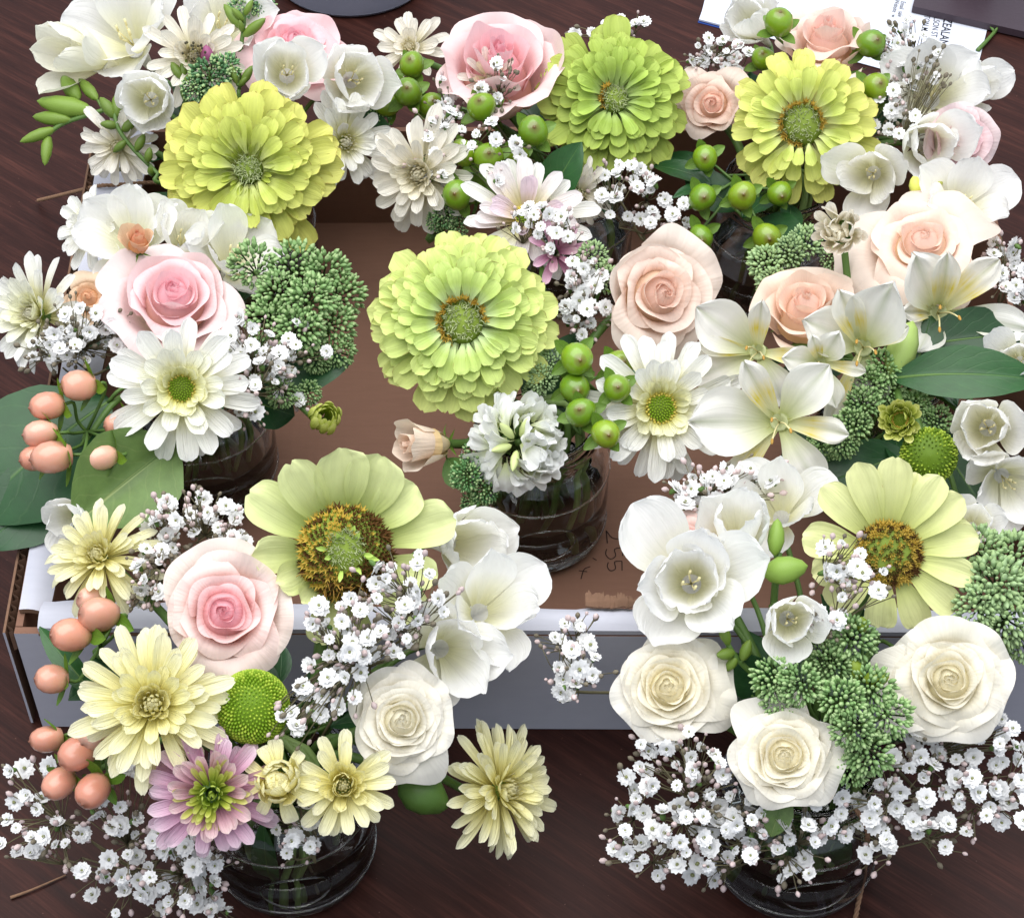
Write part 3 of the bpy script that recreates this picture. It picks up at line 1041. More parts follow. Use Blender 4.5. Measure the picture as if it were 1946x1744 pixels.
def sedum(label, J, domes, tone=lin(104, 140, 92), hub=None):
    """flat-topped sedum head made of bud clusters: domes = (centre, facing, radius)"""
    r = np.random.default_rng(nseed())
    cs = np.array([d[0] for d in domes])
    hub = np.array(hub) if hub is not None else cs.mean(0) + np.array([0, .008, -.035])
    path = stem_path(JARS[J], hub, UPV, .004)
    t = thing('sedum_stem', label, 'sedum', tuple(path[-1]), 'sedum heads')
    stem_part(t, path, .002)
    for (c, d, R) in domes:
        k = .85 + .3 * r.random()
        c = np.array(c)
        part('bud_cluster', sedum_mesh(int(r.integers(0, 4))), t, along(c, d, R, r.uniform(0, 6)), tuple(x * k for x in tone[:3]), stuff=True)
        b = MB()
        b.tube(spline([c - nrm(d) * R * .5, (c + hub) / 2 + np.array([0, 0, -.004]), hub], 7) - np.array(t.location), .0011, 5)
        part('stalk', b.mesh('stalk', M_STEM), t)
    return t

def floret_mesh(k):
    def mk():
        r = np.random.default_rng(300 + k)
        b = MB()
        for (cnt, L, rise, z) in (((9, 1.0, .16 + .08 * k, 0), (8, .80, .55, .05), (5, .52, .95, .1)) if k < 3 else ((8, .95, .75, 0), (6, .8, 1.05, .05)) if k == 3 else ((6, 1.05, .05, 0), (5, .75, .4, .04), (4, .4, .9, .08))):
            o = r.uniform(0, 6)
            for i in range(cnt):
                a = o + i * 6.2832 / cnt + r.normal() * .12
                rs = rise + r.normal() * .14
                w = L * .42
                loc = [(-.06, 0, 0), (.06, 0, 0), (-w, .62 * L, 0), (w, .62 * L, 0), (-w * .6, .98 * L, .04), (0, .86 * L, .05), (w * .6, .98 * L, .04)]
                ca, sa, cr_, sr = math.cos(a), math.sin(a), math.cos(rs), math.sin(rs)
                vs = []
                for (x, y, zz) in loc:
                    zz += abs(x) * .35
                    y, zz = y * cr_ - zz * sr, y * sr + zz * cr_
                    vs.append((x * ca - y * sa, x * sa + y * ca, zz + z))
                b.add(vs, [(0, 1, 3, 2), (2, 3, 6, 5), (2, 5, 4)], 0)
        b.grid(blob_pts([(.15, .0), (.2, .30), (.12, .44), (.01, .46)], 6), 1, True)
        b.grid(blob_pts([(.04, -.75), (.2, -.6), (.3, -.2), (.2, .0)], 6), 2, True)
        return b.mesh('floret', [M_GYP, M_GYPC, M_STEM])
    return cached(('gyp', k), mk)

def gyp(label, J, blobs, size=.0043, face=None, spread=.36, buds=1.0, dark=False, mind=.0074, lift=(0, .006, -.03)):
    """baby's breath: a wiry branching stem carrying small ruffled white florets;
    blobs = (centre, half width, half height, half depth, count)"""
    r = np.random.default_rng(nseed())
    face = nrm(face) if face is not None else nrm(-FWD + .25 * UPV)
    pts = []
    for (c, rx, ry, rz, n) in blobs:
        c = np.array(c)
        got, tries = 0, 0
        while got < n and tries < n * 60:
            tries += 1
            q = r.normal(size=3)
            q = q / np.linalg.norm(q) * r.random() ** .42
            p = c + np.array([1, 0, 0]) * q[0] * rx + UPV * q[1] * ry - FWD * q[2] * rz
            p[2] = max(p[2], .012)
            if all(np.linalg.norm(p - o) > mind for o in pts):
                pts.append(p)
                got += 1
    pts = np.array(pts)
    J0 = JARS[J]
    root = pts.mean(0) + np.array(lift)
    root[2] = max(root[2], .03)
    path = stem_path(J0, root, nrm(root - J0 + (0, 0, .05)), .004, r)
    t = thing('baby_breath_spray', label, 'baby\u2019s breath'.replace('\u2019', "'"), tuple(path[-1]), "sprays of baby's breath")
    loc = np.array(t.location)
    b = MB()
    b.tube(path - loc, .0008, 5)
    # hubs: each serves a handful of florets
    nh = max(1, len(pts) // 6)
    idx = r.choice(len(pts), nh, replace=False)
    hubs = pts[idx] * .72 + root * .28 + np.array([0, .001, -.006])
    own = np.argmin(np.linalg.norm(pts[:, None] - hubs[None], axis=2), axis=1)
    for h in hubs:
        b.tube(spline([root, (root + h) / 2 + r.normal(size=3) * .002, h], 8) - loc, .0005, 4)
    bm = MB()
    for p, h in zip(pts, own):
        h = hubs[h]
        nd = nrm(face + r.normal(size=3) * spread)
        b.tube(spline([h, (h + p) / 2 + r.normal(size=3) * .0012 - nd * .001, p - nd * size * .7], 6) - loc, .00033, 3)
        part('floret', floret_mesh(int(r.choice(5, p=[.24, .22, .2, .16, .18]))), t, along(p, nd, size * (.55 + .68 * r.random() ** .8), r.uniform(0, 6)))
        nb = r.poisson(1.7 * buds)
        for _ in range(nb):
            bp = p + nrm(r.normal(size=3)) * r.uniform(.005, .010) - nd * .002
            bp[2] = max(bp[2], .006)
            d = nrm(bp - h)
            sz = r.uniform(.0008, .0016)
            bm.grid(blob_pts([(sz * .4, -sz), (sz, 0), (sz * .8, sz * .9), (.0001, sz * 1.5)], 6) @ rotm(d).T + bp - loc, 1 if dark or r.random() < .35 else 0, True)
            b.tube(spline([h, (h + bp) / 2 + r.normal(size=3) * .001, bp - d * sz], 5) - loc, .00026, 3)
    part('stem', b.mesh('stem', M_TWIG), t)
    if bm.n:
        part('buds', bm.mesh('buds', [M_GBUD, M_GBUDD]), t, stuff=True)
    return t

APROF_O = [(0, .24), (.2, .42), (.48, .88), (.66, 1.0), (.82, .78), (.93, .36), (1, .03)]
APROF_I = [(0, .24), (.25, .40), (.55, .62), (.78, .72), (.92, .48), (1, .06)]
def alstroemeria(head, label, J, outer, inner, spin=0.0, tube=.55):
    """lily-like flower: outer = broad tepals, inner = narrow blotched tepals, each (azimuth, length, width, rise, bend)"""
    pos, nv_, R = head
    r = np.random.default_rng(nseed())
    nn = nrm(nv_)
    t = start('alstroemeria', label, 'alstroemeria', J, np.array(pos) - nn * R * tube, nv_, 'white alstroemerias', .015, .0018)
    F = frame(np.array(pos) - nn * R * .35, nv_, spin, R)
    for kind, lst, mat, prof in (('o', outer, M_ALS_O, APROF_O), ('i', inner, M_ALS_I, APROF_I)):
        for (az, L, W, rise, bend) in lst:
            me = grid_mesh('tepal', petal_pts(L, W, prof, math.radians(rise + 10), math.radians(bend - 14), (1.3, .55), .075, 1.9, nseed(), 18, 13, .0, 0, 1.25, r.normal() * .05), mat)
            part('petal', me, t, F @ place(math.radians(az), .07, 0 if kind == 'o' else .02))
    for k in range(3):
        a = k * 2.1
        bb = MB()
        tip = np.array([math.cos(a) * .14, math.sin(a) * .14 - .12, .62 + .1 * r.random()])
        bb.tube(spline([(0, 0, 0), tip * .55 + (0, .03, .06), tip], 6), .010, 4)
        bb.grid(blob_pts([(.006, -.04), (.017, -.02), (.018, .02), (.006, .045)], 6) @ rotm(nrm(tip + (0, -.6, 0))).T + tip, 1, True)
        part('stamen', bb.mesh('stamen', [M_STAM, M_OCHRE]), t, F)
    g = MB()
    g.grid(blob_pts([(.03, -.42), (.10, -.34), (.12, -.18), (.09, -.02), (.08, .0)], 10), 0, True)
    part('calyx', g.mesh('calyx', M_STEM), t, F)
    g = MB()
    g.grid(blob_pts([(.10, -.05), (.115, .05), (.10, .08), (.06, .04), (.001, .0)], 12), 0, True)
    part('throat', g.mesh('throat', plain_material('pale_green_throat', lin(206, 212, 160), .6, .3, .2, 200, .2)), t, F)
    return t

def stock(head, label, J):
    pos, nv_, R = head
    r = np.random.default_rng(nseed())
    nn = nrm(nv_)
    t = start('stock_flower', label, 'stock', J, np.array(pos) - nn * R * .6, nv_, None, .01, .002)
    F = frame(pos, nv_, 0, R)
    prof = [(0, .14), (.3, .4), (.6, .88), (.85, 1.0), (1, .8)]
    for q in range(92):
        f = (q + .5) / 92
        a = q * 2.399963
        th = math.acos(1 - f * 1.1)
        c = np.array([math.cos(a) * math.sin(th) * .45, math.sin(a) * math.sin(th) * .45, math.cos(th) * .30])
        d = nrm(c * np.array([1, 1, .55]) + r.normal(size=3) * .15)
        me = cached(('stock', q % 8), lambda: grid_mesh('ruffled_petal', petal_pts(.58, .44, prof, 1.2, -.95, (.5, .2), .085, 1.7, 60 + q, 8, 9, .08, .09, 1.0), M_STOCK))
        M = along(Vector(c), d, 1, a + r.uniform(-1, 1)) @ Matrix.Scale(.62 + .4 * r.random(), 4)
        part('petal', me, t, F @ M)
    for k in range(4):
        a = 1.2 + k * 1.1
        o = part('bud', bud_mesh(0), t, F @ along((math.cos(a) * .12, math.sin(a) * .12, .35), (math.cos(a) * .8, math.sin(a) * .8, .55), .42) @ Matrix.Diagonal((.62, .62, 1, 1)), lin(206, 218, 150))
    return t

LPROF = [(0, .05), (.08, .34), (.25, .8), (.45, 1.0), (.68, .86), (.86, .5), (.96, .18), (1, .02)]
def leaf(label, J, base, tip, n, W, sag=.15, fold=.35, mat=None, tone=(1, 1, 1), name='leaf', twist=0.0, prof=None, group='loose green leaves', wave=.03, curl=0.0):
    """leaf blade from base to tip, upper side facing n, on a stalk that runs into its jar"""
    base, tip, n = np.array(base), np.array(tip), nrm(n)
    y = tip - base
    L = np.linalg.norm(y)
    y = y / L
    n = nrm(n - y * np.dot(n, y))
    x = np.cross(y, n)
    nv, nu = 18, 11
    r = np.random.default_rng(nseed())
    ph = r.uniform(0, 6)
    px, pw = zip(*(prof or LPROF))
    path = stem_path(JARS[J], base, nrm(y * -1 + n), -.0, r) if False else None
    J0 = JARS[J]
    m = np.array([*(J0[:2] + nrm(np.append(base[:2] - J0[:2], 0))[:2] * .018), J0[2] + JH + .002])
    bot = np.array([*(J0[:2] + r.uniform(-.015, .015, 2)), J0[2] + .009])
    path = spline([base + y * L * .02, base - y * .01, m, bot], 16)
    t = thing(name, label, 'leaf', tuple(path[-1]), group)
    stem_part(t, path, .0010)
    pts = np.zeros((nv, nu, 3))
    for j, v in enumerate(np.linspace(0, 1, nv)):
        wd = W / 2 * np.interp(v, px, pw)
        z0 = sag * L * (4 * v * (1 - v)) * .5 - curl * L * v * v
        tw = twist * v
        for i, u in enumerate(np.linspace(-1, 1, nu)):
            xx = wd * u
            dz = fold * abs(xx) + wave * W * math.sin(7 * v + ph + (2 if u > 0 else 0)) * u * u
            xr, zr = xx * math.cos(tw) - dz * math.sin(tw), xx * math.sin(tw) + dz * math.cos(tw)
            pts[j, i] = base + y * L * v + x * xr + n * (z0 + zr)
    b = MB()
    b.grid(pts - np.array(t.location))
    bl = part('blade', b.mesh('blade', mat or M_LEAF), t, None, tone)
    rb = MB()
    rb.tube(pts[:, nu // 2] - n * .0005 - np.array(t.location), np.linspace(.0011, .0003, nv), 5)
    part('midrib', rb.mesh('midrib', M_STEM), bl)
    return t

def leafy_sprig(label, J, n, seed, reach=.05, tone=(.75, .88, .78), arc=(0, 6.283), size=.034, zr=(.086, .106), stalks=3):
    """short leafy side shoot filling the mouth of a jar: leaves in a loose whorl"""
    r = np.random.default_rng(seed)
    J0 = JARS[J]
    top = J0 + np.array([0, 0, JH + .012])
    path = spline([top, J0 + np.array([.004, .004, JH * .6]), J0 + np.array([.006, -.004, .009])], 12)
    t = thing('leafy_sprig', label, 'leaves', tuple(path[-1]), 'leafy shoots among the flowers')
    stem_part(t, path, .0015)
    light = plain_material('pale_green_stem', lin(128, 154, 88), .5, .4, .3, 90)
    for q in range(stalks):
        a = -1.57 + r.uniform(-1.4, 1.4)
        up = J0 + np.array([math.cos(a + .8) * .020, math.sin(a + .8) * .020, JH + .006])
        dn = J0 + np.array([math.cos(a) * r.uniform(.018, .030), math.sin(a) * r.uniform(.018, .030), .009])
        b = MB()
        b.tube(spline([dn, (dn + up) / 2 + np.array([math.cos(a), math.sin(a), 0]) * .005, up, top], 14) - np.array(t.location), r.uniform(.0011, .0021), 7)
        part('stem', b.mesh('stem', light if q % 3 else M_STEM), t)
    me = cached('sprigleaf', lambda: [grid_mesh('leaf', petal_pts(1, .46, LPROF, .35, -.75 + .2 * q, (.5, .35), .05, 1.3, 70 + q, 10, 7, 0), M_LEAF) for q in range(3)])
    for i in range(n):
        a = arc[0] + (arc[1] - arc[0]) * (i + r.uniform(.1, .9)) / n
        rr = r.uniform(.25, 1.0) * reach
        base = J0 + np.array([math.cos(a) * rr, math.sin(a) * rr, r.uniform(*zr)])
        d = np.array([math.cos(a), math.sin(a), r.uniform(-.1, .5)])
        M = Matrix.Translation(Vector(base)) @ Matrix.Rotation(a - math.pi / 2 + r.normal() * .3, 4, 'Z') @ Matrix.Rotation(r.normal() * .25, 4, 'Y') @ Matrix.Scale(size * r.uniform(.7, 1.25), 4)
        k = r.uniform(.75, 1.25)
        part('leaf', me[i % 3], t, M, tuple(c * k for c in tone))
        b = MB()
        b.tube(spline([base, (base + top) / 2 + np.array([0, 0, -.004]), top - np.array([0, 0, .01])], 7) - np.array(t.location), .0008, 5)
        part('stalk', b.mesh('stalk', M_STEM), t)
    return t

def twine(label, pts, rad=.0011, group='jute twine ends'):
    """two twisted strands"""
    p = spline(pts, 60)
    b = MB()
    tg = np.gradient(p, axis=0)
    s = np.concatenate([[0], np.cumsum(np.linalg.norm(np.diff(p, axis=0), axis=1))])
    ss = np.linspace(0, s[-1], max(60, int(s[-1] / .0007)))
    q = np.stack([np.interp(ss, s, p[:, i]) for i in range(3)], 1)
    tg = np.gradient(q, axis=0)
    r = np.random.default_rng(nseed())
    for k in range(3):
        a = ss / .0085 * 6.283 + k * 2.094
        off = np.zeros_like(q)
        for i in range(len(q)):
            Rm = rotm(tg[i])
            off[i] = Rm[:, 0] * math.cos(a[i]) * rad * .55 + Rm[:, 1] * math.sin(a[i]) * rad * .55
        b.tube(q + off, rad * .62, 5)
    for _ in range(int(s[-1] / .0025)):   # loose fibres
        i = int(r.integers(0, len(q)))
        d = nrm(r.normal(size=3)) * r.uniform(.001, .0028)
        b.tube(np.array([q[i], q[i] + d * .5 + r.normal(size=3) * .0003, q[i] + d]), .00009, 3, 0, False)
    return solo('twine', b.mesh('twine', M_TWINE), label, 'twine', group)


# ------------------------------------------------------------------ the setting: table top
def structure(name, me):
    o = bpy.data.objects.new(name, me)
    COL.objects.link(o)
    o['kind'] = 'structure'
    return o
b = MB()
b.box((-1.1, -.9, -.03), (1.1, 1.3, 0))
structure('table_top', b.mesh('table_top', M_WOOD, False))

# ------------------------------------------------------------------ cardboard tray
def prism(poly, z0, z1, mat=0, mb=None):
    mb = mb or MB()
    n = len(poly)
    mb.add([(x, y, z0) for x, y in poly] + [(x, y, z1) for x, y in poly],
           [tuple(range(n - 1, -1, -1)), tuple(range(n, 2 * n))] + [(i, (i + 1) % n, n + (i + 1) % n, n + i) for i in range(n)], mat)
    return mb

FL, FR, BR, BL = np.array((-.241, -.1135)), np.array((.276, -.1165)), np.array((.292, .287)), np.array((-.256, .285))
TH = .078
tray = thing('cardboard_tray', 'low white cardboard tray with brown inside holding the rear flower jars', 'tray', (FL[0], FL[1], 0))
OFF = np.array([FL[0], FL[1], 0])
def tray_part(name, mb, mats, smooth=False):
    mb.v = [v - OFF for v in mb.v]
    return part(name, mb.mesh(name, mats, smooth), tray)
tray_part('floor_panel', prism([FL + .004, FR + (-.004, .004), BR - .004, BL + (.004, -.004)], .0005, .004), M_KRAFT)
def wall(p, q, inward, th, z0, z1, mats=(M_BOARD, M_KRAFT)):
    """upright board: white outside, brown inside"""
    a, c = p + inward * th, q + inward * th
    mb = MB()
    v = [(*p, z0), (*q, z0), (*q, z1), (*p, z1), (*a, z0), (*c, z0), (*c, z1), (*a, z1)]
    mb.add(v, [(0, 1, 2, 3), (0, 3, 7, 4), (1, 5, 6, 2), (0, 4, 5, 1)], 0)
    mb.add(v, [(5, 4, 7, 6), (3, 2, 6, 7)], 1)
    return mb
tray_part('front_wall', wall(FL, FR, np.array((0, 1.)), .004, .0005, TH), (M_BOARD, M_KRAFT))
tray_part('back_wall', wall(BR, BL, np.array((0, -1.)), .004, .0005, TH), (M_BOARD, M_KRAFT))
tray_part('right_wall', wall(FR + (0, .0045), BR - (0, .0045), np.array((-1., 0)), .004, .0005, TH), (M_BOARD, M_KRAFT))
tray_part('left_wall', wall(BL - (0, .0045), FL + (0, .0045), np.array((1., 0)), .0035, .0005, TH), (M_KRAFT, M_KRAFT))
# second layer of the left wall with its open flutes showing along the top
p0, p1 = FL + (-.0062, .002), BL + (-.0062, -.002)
mb = wall(p1, p0, np.array((1., 0)), .0012, .001, TH - .002)
tray_part('outer_liner', mb, (M_BOARD, M_TORN))
mb = MB()
nw = 420
ys = np.linspace(0, 1, nw)
ph = ys * 60 * 2 * math.pi
base = p0[None] * (1 - ys[:, None]) + p1[None] * ys[:, None]
xs = base[:, 0] + .0031 + np.sin(ph) * .0018
mb.grid(np.stack([np.stack([xs, base[:, 1], np.full(nw, TH - .016)], 1), np.stack([xs, base[:, 1], np.full(nw, TH - .0015)], 1)], 0))
tray_part('corrugation', mb, M_TORN)
# folded-in flaps
def flap(a, c, w0, w1, inward, z, drop, th=.003, mats=(M_BOARD, M_KRAFT), bulge=.002, n=40, rag=0.0, seed=1):
    r = np.random.default_rng(seed)
    mb = MB()
    top = np.zeros((7, n, 3))
    rg = np.cumsum(r.normal(size=n)) * .0006
    rg = (rg - rg.mean()) * rag
    for i, t in enumerate(np.linspace(0, 1, n)):
        p = a * (1 - t) + c * t
        w = w0 * (1 - t) + w1 * t + rg[i]
        for j, s in enumerate(np.linspace(0, 1, 7)):
            top[j, i] = (*(p + inward * w * s), z - drop * s + bulge * math.sin(s * math.pi))
    mb.grid(top, 0)
    low = top.copy()
    low[..., 2] -= th
    mb.grid(low[::-1], 1)
    mb.grid(np.stack([top[-1], low[-1]], 0), 1)
    mb.grid(np.stack([low[0], top[0]], 0), 0)
    for e in (0, -1):
        mb.grid(np.stack([top[:, e], low[:, e]], 0), 1)
    return mb
tray_part('left_flap', flap(FL + (.001, .012), BL + (.001, -.004), .014, .031, np.array((1., 0)), TH + .0035, .004), (M_BOARD, M_TORN), True)
tray_part('front_flap', flap(FL + (.012, .0004), FR + (-.012, .0004), .0165, .0150, np.array((0, 1.)), TH + .0037, .0015, bulge=.0032, rag=.8, n=90, seed=4), (M_BOARD, M_TORN), True)
# torn layer peeling off the front flap
r = np.random.default_rng(21)
x0, x1 = (0.0353, -0.0944, 0.08)[0], (0.0642, -0.0944, 0.08)[0]
for q in range(7):
    xa = x0 + (x1 - x0) * q / 7 + r.uniform(-.002, .001)
    xb = xa + (x1 - x0) * r.uniform(.16, .26)
    mb = flap(np.array((xa, FL[1] + .0105 + r.uniform(-.001, .0015))), np.array((xb, FL[1] + .011 + r.uniform(-.001, .002))), .004 + r.uniform(0, .004), .005 + r.uniform(0, .004), np.array((0, 1.)), TH + .0068 + r.uniform(0, .001), -.0005, .0008, (M_TORN, M_TORN), .0012, 26, 1.1, q)
    tray_part('torn_layer', mb, (M_TORN, M_TORN), True)
# crease line of the fold
mb = MB()
mb.box((FL[0] + .012, FL[1] - .0006, TH - .0012), (FR[0] - .012, FL[1] - .0001, TH + .0004))
tray_part('fold_crease', mb, M_TORN)
# pen writing on the brown floor
def strokes(lines, wd=.0006):
    mb = MB()
    for ln in lines:
        p = spline(ln, 16) if len(ln) > 2 else np.array(ln, float)
        tg = np.gradient(p[:, :2], axis=0)
        nn_ = np.stack([-tg[:, 1], tg[:, 0]], 1)
        nn_ /= np.linalg.norm(nn_, axis=1)[:, None] + 1e-9
        L_ = p.copy()
        R_ = p.copy()
        L_[:, :2] += nn_ * wd / 2
        R_[:, :2] -= nn_ * wd / 2
        mb.grid(np.stack([L_, R_], 1), 0)
    return mb

tray_part('handwriting', strokes([
    [(0.0526, 0.016, 0.0043), (0.0556, 0.0109, 0.0043), (0.06, 0.0102, 0.0043), (0.0625, 0.0133, 0.0043), (0.0608, 0.0167, 0.0043)], [(0.0526, 0.016, 0.0043), (0.0529, 0.0067, 0.0043)],
    [(0.0615, 0.0036, 0.0043), (0.061, -0.0024, 0.0043)], [(0.0615, 0.0036, 0.0043), (0.0568, 0.0025, 0.0043), (0.0572, -0.0024, 0.0043), (0.0542, -0.0047, 0.0043), (0.0517, -0.0013, 0.0043), (0.0524, 0.0025, 0.0043)],
    [(0.0605, -0.0062, 0.0043), (0.0603, -0.013, 0.0043)], [(0.0605, -0.0062, 0.0043), (0.0565, -0.0066, 0.0043), (0.0568, -0.0115, 0.0043), (0.0539, -0.013, 0.0043), (0.0523, -0.01, 0.0043), (0.053, -0.007, 0.0043)],
    [(0.043, -0.01, 0.0043), (0.0395, -0.0122, 0.0043), (0.0376, -0.0189, 0.0043)], [(0.0366, -0.013, 0.0043), (0.0412, -0.0137, 0.0043)],
    [(0.0695, 0.0144, 0.0043), (0.0712, 0.0113, 0.0043), (0.0741, 0.0121, 0.0043), (0.0749, 0.016, 0.0043)], [(0.0444, -0.004, 0.0043), (0.0466, -0.0055, 0.0043)]]), M_PEN)

# ------------------------------------------------------------------ jars
jar('TL', (-0.1602, 0.2176, 0.0042), 'clear jar in the tray under the largest yellow-green zinnia by the twine')
jar('TM', (0.034, 0.2241, 0.0042), 'clear jar in the tray under the darker green zinnia and the tall pink rose')
jar('TR', (0.1587, 0.2156, 0.0042), 'clear jar with bluish glints behind the hanging round green berries')
jar('ML', (-0.1726, 0.0559, 0.0042), 'clear jar under the pink rose and the white daisy with big dark leaf')
jar('C', (0.0124, 0.018, 0.0042), 'clear jar with visible waterline standing beside the pen writing', .036)
jar('R', (0.2037, 0.0542, 0.0042), 'clear jar under the white lily-like flowers with yellow throats')
jar('FL', (-0.1053, -0.1883, 0.0002), 'clear jar on the table outside the tray under the pale yellow flowers', .040)
jar('FR', (0.1348, -0.1901, 0.0002), 'clear jar on the table ringed by hanging baby\'s breath below white roses', .040)

# ------------------------------------------------------------------ zinnias
zinnia(((-0.1436, 0.1428, 0.158), (0.056, -0.7438, 0.666), 0.0562), 'large yellow-green double zinnia with rolled florets, beside the twine', 'TL', 92, .2, (.93, .87, .60), .13, .0, 1.0, None, True)
zinnia(((0.0596, 0.2283, 0.142), (0.0481, -0.6849, 0.7271), 0.0502), 'deeper green double zinnia with browned edges beside the tall pink rose', 'TM', 104, .8, (.63, .72, .42), .15, .25)
zinnia(((0.1673, 0.2096, 0.138), (-0.17, -0.6872, 0.7063), 0.0461), 'yellow-green zinnia with open ochre-ringed disc beside hanging green berries', 'TR', 60, 1.7, (.97, .92, .70), .24, .7, 1.0)
zinnia(((-0.0254, 0.0296, 0.15), (0.0061, -0.6608, 0.7506), 0.0513), 'lime double zinnia with orderly petal rows and yellow-dotted eye above the clear jar', 'C', 108, .5, (.90, .94, .86), .20, .6, 1.3, jit=.42)
single_zinnia(((-0.0758, -0.1233, 0.15), (0.1068, -0.6263, 0.7722), 0.0457), 'pale green zinnia with huge brown and gold domed disc and sparse broad petals', 'FL',
    [(150, .86, .50, 44, -38), (121, .94, .46, 58, -30), (96, .84, .58, 54, -34), (70, .80, .62, 48, -30), (44, .68, .50, 44, -40), (18, .84, .50, 28, -16), (178, .72, .40, 50, -20), (205, .62, .36, 60, -12), (232, .60, .34, 60, 5), (318, .66, .42, 30, -30), (345, .62, .36, 25, -20), (276, .78, .50, -10, -35), (255, .60, .36, 30, -50)],
    0, .46, .60, M_ZIN_S, (.92, .96, 1.02), .84, True, 1.0)
single_zinnia(((0.1713, -0.1205, 0.146), (-0.0934, -0.5622, 0.8217), 0.0359), 'pale yellow zinnia with single broad petals above the white roses', 'FR',
    [(168, .86, .50, 30, -22), (136, .95, .46, 34, -25), (110, .98, .46, 36, -25), (84, .98, .48, 36, -28), (58, .92, .44, 34, -25), (34, .90, .44, 30, -25), (10, .86, .44, 24, -25), (-14, .80, .40, 20, -25), (-40, .80, .42, 10, -25), (-66, .72, .42, 0, -25), (222, .78, .50, 45, -70), (262, .66, .44, 20, -60), (196, .74, .44, 25, -20), (70, .80, .38, 22, -22), (20, .80, .38, 16, -22)],
    0, .40, .16, M_ZIN_S, (.96, .96, 1.04), .40, False, .0)

# ------------------------------------------------------------------ roses
PINK_I, PINK_O = lin(251, 200, 212), lin(251, 234, 234)
PEACH_I, PEACH_O = lin(252, 222, 208), lin(252, 240, 231)
CRM = lin(252, 250, 246)
rose(((-0.1726, 0.0462, 0.158), (0.1551, -0.2626, 0.9524), 0.0362), 'pink rose above the white daisy and beside the green sedum', 'ML', PINK_I, PINK_O, 20, .4, 1.0, 1.0, None, .16)
rose(((-0.0076, 0.2413, 0.165), (0.0496, -0.2045, 0.9776), 0.0443), 'tall pink rose standing beside the deeper green zinnia', 'TM', lin(251, 200, 212), lin(251, 230, 230), 16, 2.0, 1.45, .95, None, .16, .18)
rose(((-0.129, 0.2788, 0.15), (0.1428, -0.2413, 0.9599), 0.0364), 'pink rose behind white freesias beside the grey pot', 'TL', lin(250, 194, 208), lin(250, 222, 226), 16, 1.0, .85, 1.0, None, .22)
rose(((-0.1252, -0.1646, 0.16), (0.0982, -0.5384, 0.837), 0.0338), 'cream-edged rose with pink heart beside the huge brown disc', 'FL', lin(251, 194, 206), lin(251, 239, 232), 19, 2.6, .95, 1.0, None, .26)
rose(((0.0801, 0.0607, 0.142), (0.2715, -0.6467, 0.7128), 0.0373), 'peach rose beside the lime zinnia with yellow-dotted eye', 'C', PEACH_I, PEACH_O, 17, .2, 1.05, 1.0, None, .24)
rose(((0.1525, 0.0571, 0.142), (-0.1424, -0.1533, 0.9779), 0.0328), 'peach rose behind the broad white lily-like petals', 'R', PEACH_I, lin(251, 232, 216), 14, 1.2, 1.3, .95, None, .2, .06)
rose(((0.2181, 0.0957, 0.152), (-0.1646, -0.2035, 0.9652), 0.0368), 'wide open peach rose above the white trumpet petals', 'R', PEACH_I, lin(251, 236, 224), 15, .9, .8, 1.05, None, .3)
rose(((0.1177, 0.241, 0.13), (-0.1537, -0.6757, 0.721), 0.0255), 'small peach rose wedged between two green zinnias', 'TR', lin(251, 212, 196), lin(251, 236, 225), 15, .3, 1.1, 1.0, None, .26)
rose(((0.1864, 0.2761, 0.16), (-0.1303, -0.0998, 0.9864), 0.0361), 'pale peach rose standing in front of the printed paper', 'TR', lin(251, 214, 205), lin(251, 238, 229), 13, 1.1, 1.5, .92, None, .22, .12)
rose(((0.2568, 0.1916, 0.142), (0.1265, -0.7214, 0.6808), 0.0293), 'pale pink rose turned away beside closed white freesia', 'TR', lin(244, 196, 208), lin(246, 232, 234), 16, .5, .9, 1.0, None, .26)
rose(((0.0814, -0.1085, 0.14), (-0.1765, -0.3596, 0.9163), 0.0214), 'blush rose half hidden behind the large open white freesia', 'FR', lin(248, 196, 190), lin(248, 230, 224), 14, .7, .95, 1.0, None, .22)
rose(((-0.0475, -0.1996, 0.128), (0.1546, -0.5537, 0.8182), 0.0256), 'ruffled white rose beside the small pale yellow daisies', 'FL', lin(252, 250, 240), CRM, 27, 1.3, .85, 1.0, M_ROSE_W, .22, pw=1.0, frill=1.7)
rose(((0.0688, -0.1813, 0.128), (-0.0598, -0.4916, 0.8687), 0.0273), 'cream rose beneath the large open white freesia', 'FR', lin(252, 247, 226), CRM, 27, .2, .85, 1.0, M_ROSE_W, .22, pw=1.0, frill=1.7)
rose(((0.1174, -0.2152, 0.124), (-0.1378, -0.4904, 0.8606), 0.0262), 'cream rose hanging lowest above the ring of baby\'s breath', 'FR', lin(252, 248, 230), CRM, 27, 2.2, .8, 1.0, M_ROSE_W, .22, pw=1.0, frill=1.7)
rose(((0.1923, -0.1806, 0.132), (-0.1709, -0.5027, 0.8474), 0.0287), 'cream rose beneath the large grey-green sedum head', 'FR', lin(252, 248, 230), CRM, 27, 3.6, .8, 1.0, M_ROSE_W, .22, pw=1.0, frill=1.7)
rose(((-0.0515, -0.0166, 0.108), (-0.7537, -0.475, 0.4543), 0.0165), 'slim peach rosebud above the bare brown tray floor', 'C', lin(252, 228, 210), lin(252, 241, 226), 8, .4, 1.9, .84, None, .07, .30, core=.12)
rose(((-0.1929, 0.0741, 0.17), (0.1174, -0.1362, 0.9837), 0.0109), 'tiny orange-peach rosebud above the pink rose', 'ML', lin(236, 176, 146), lin(238, 208, 172), 7, .4, 1.6, .8, None, .1, .25, core=.12)
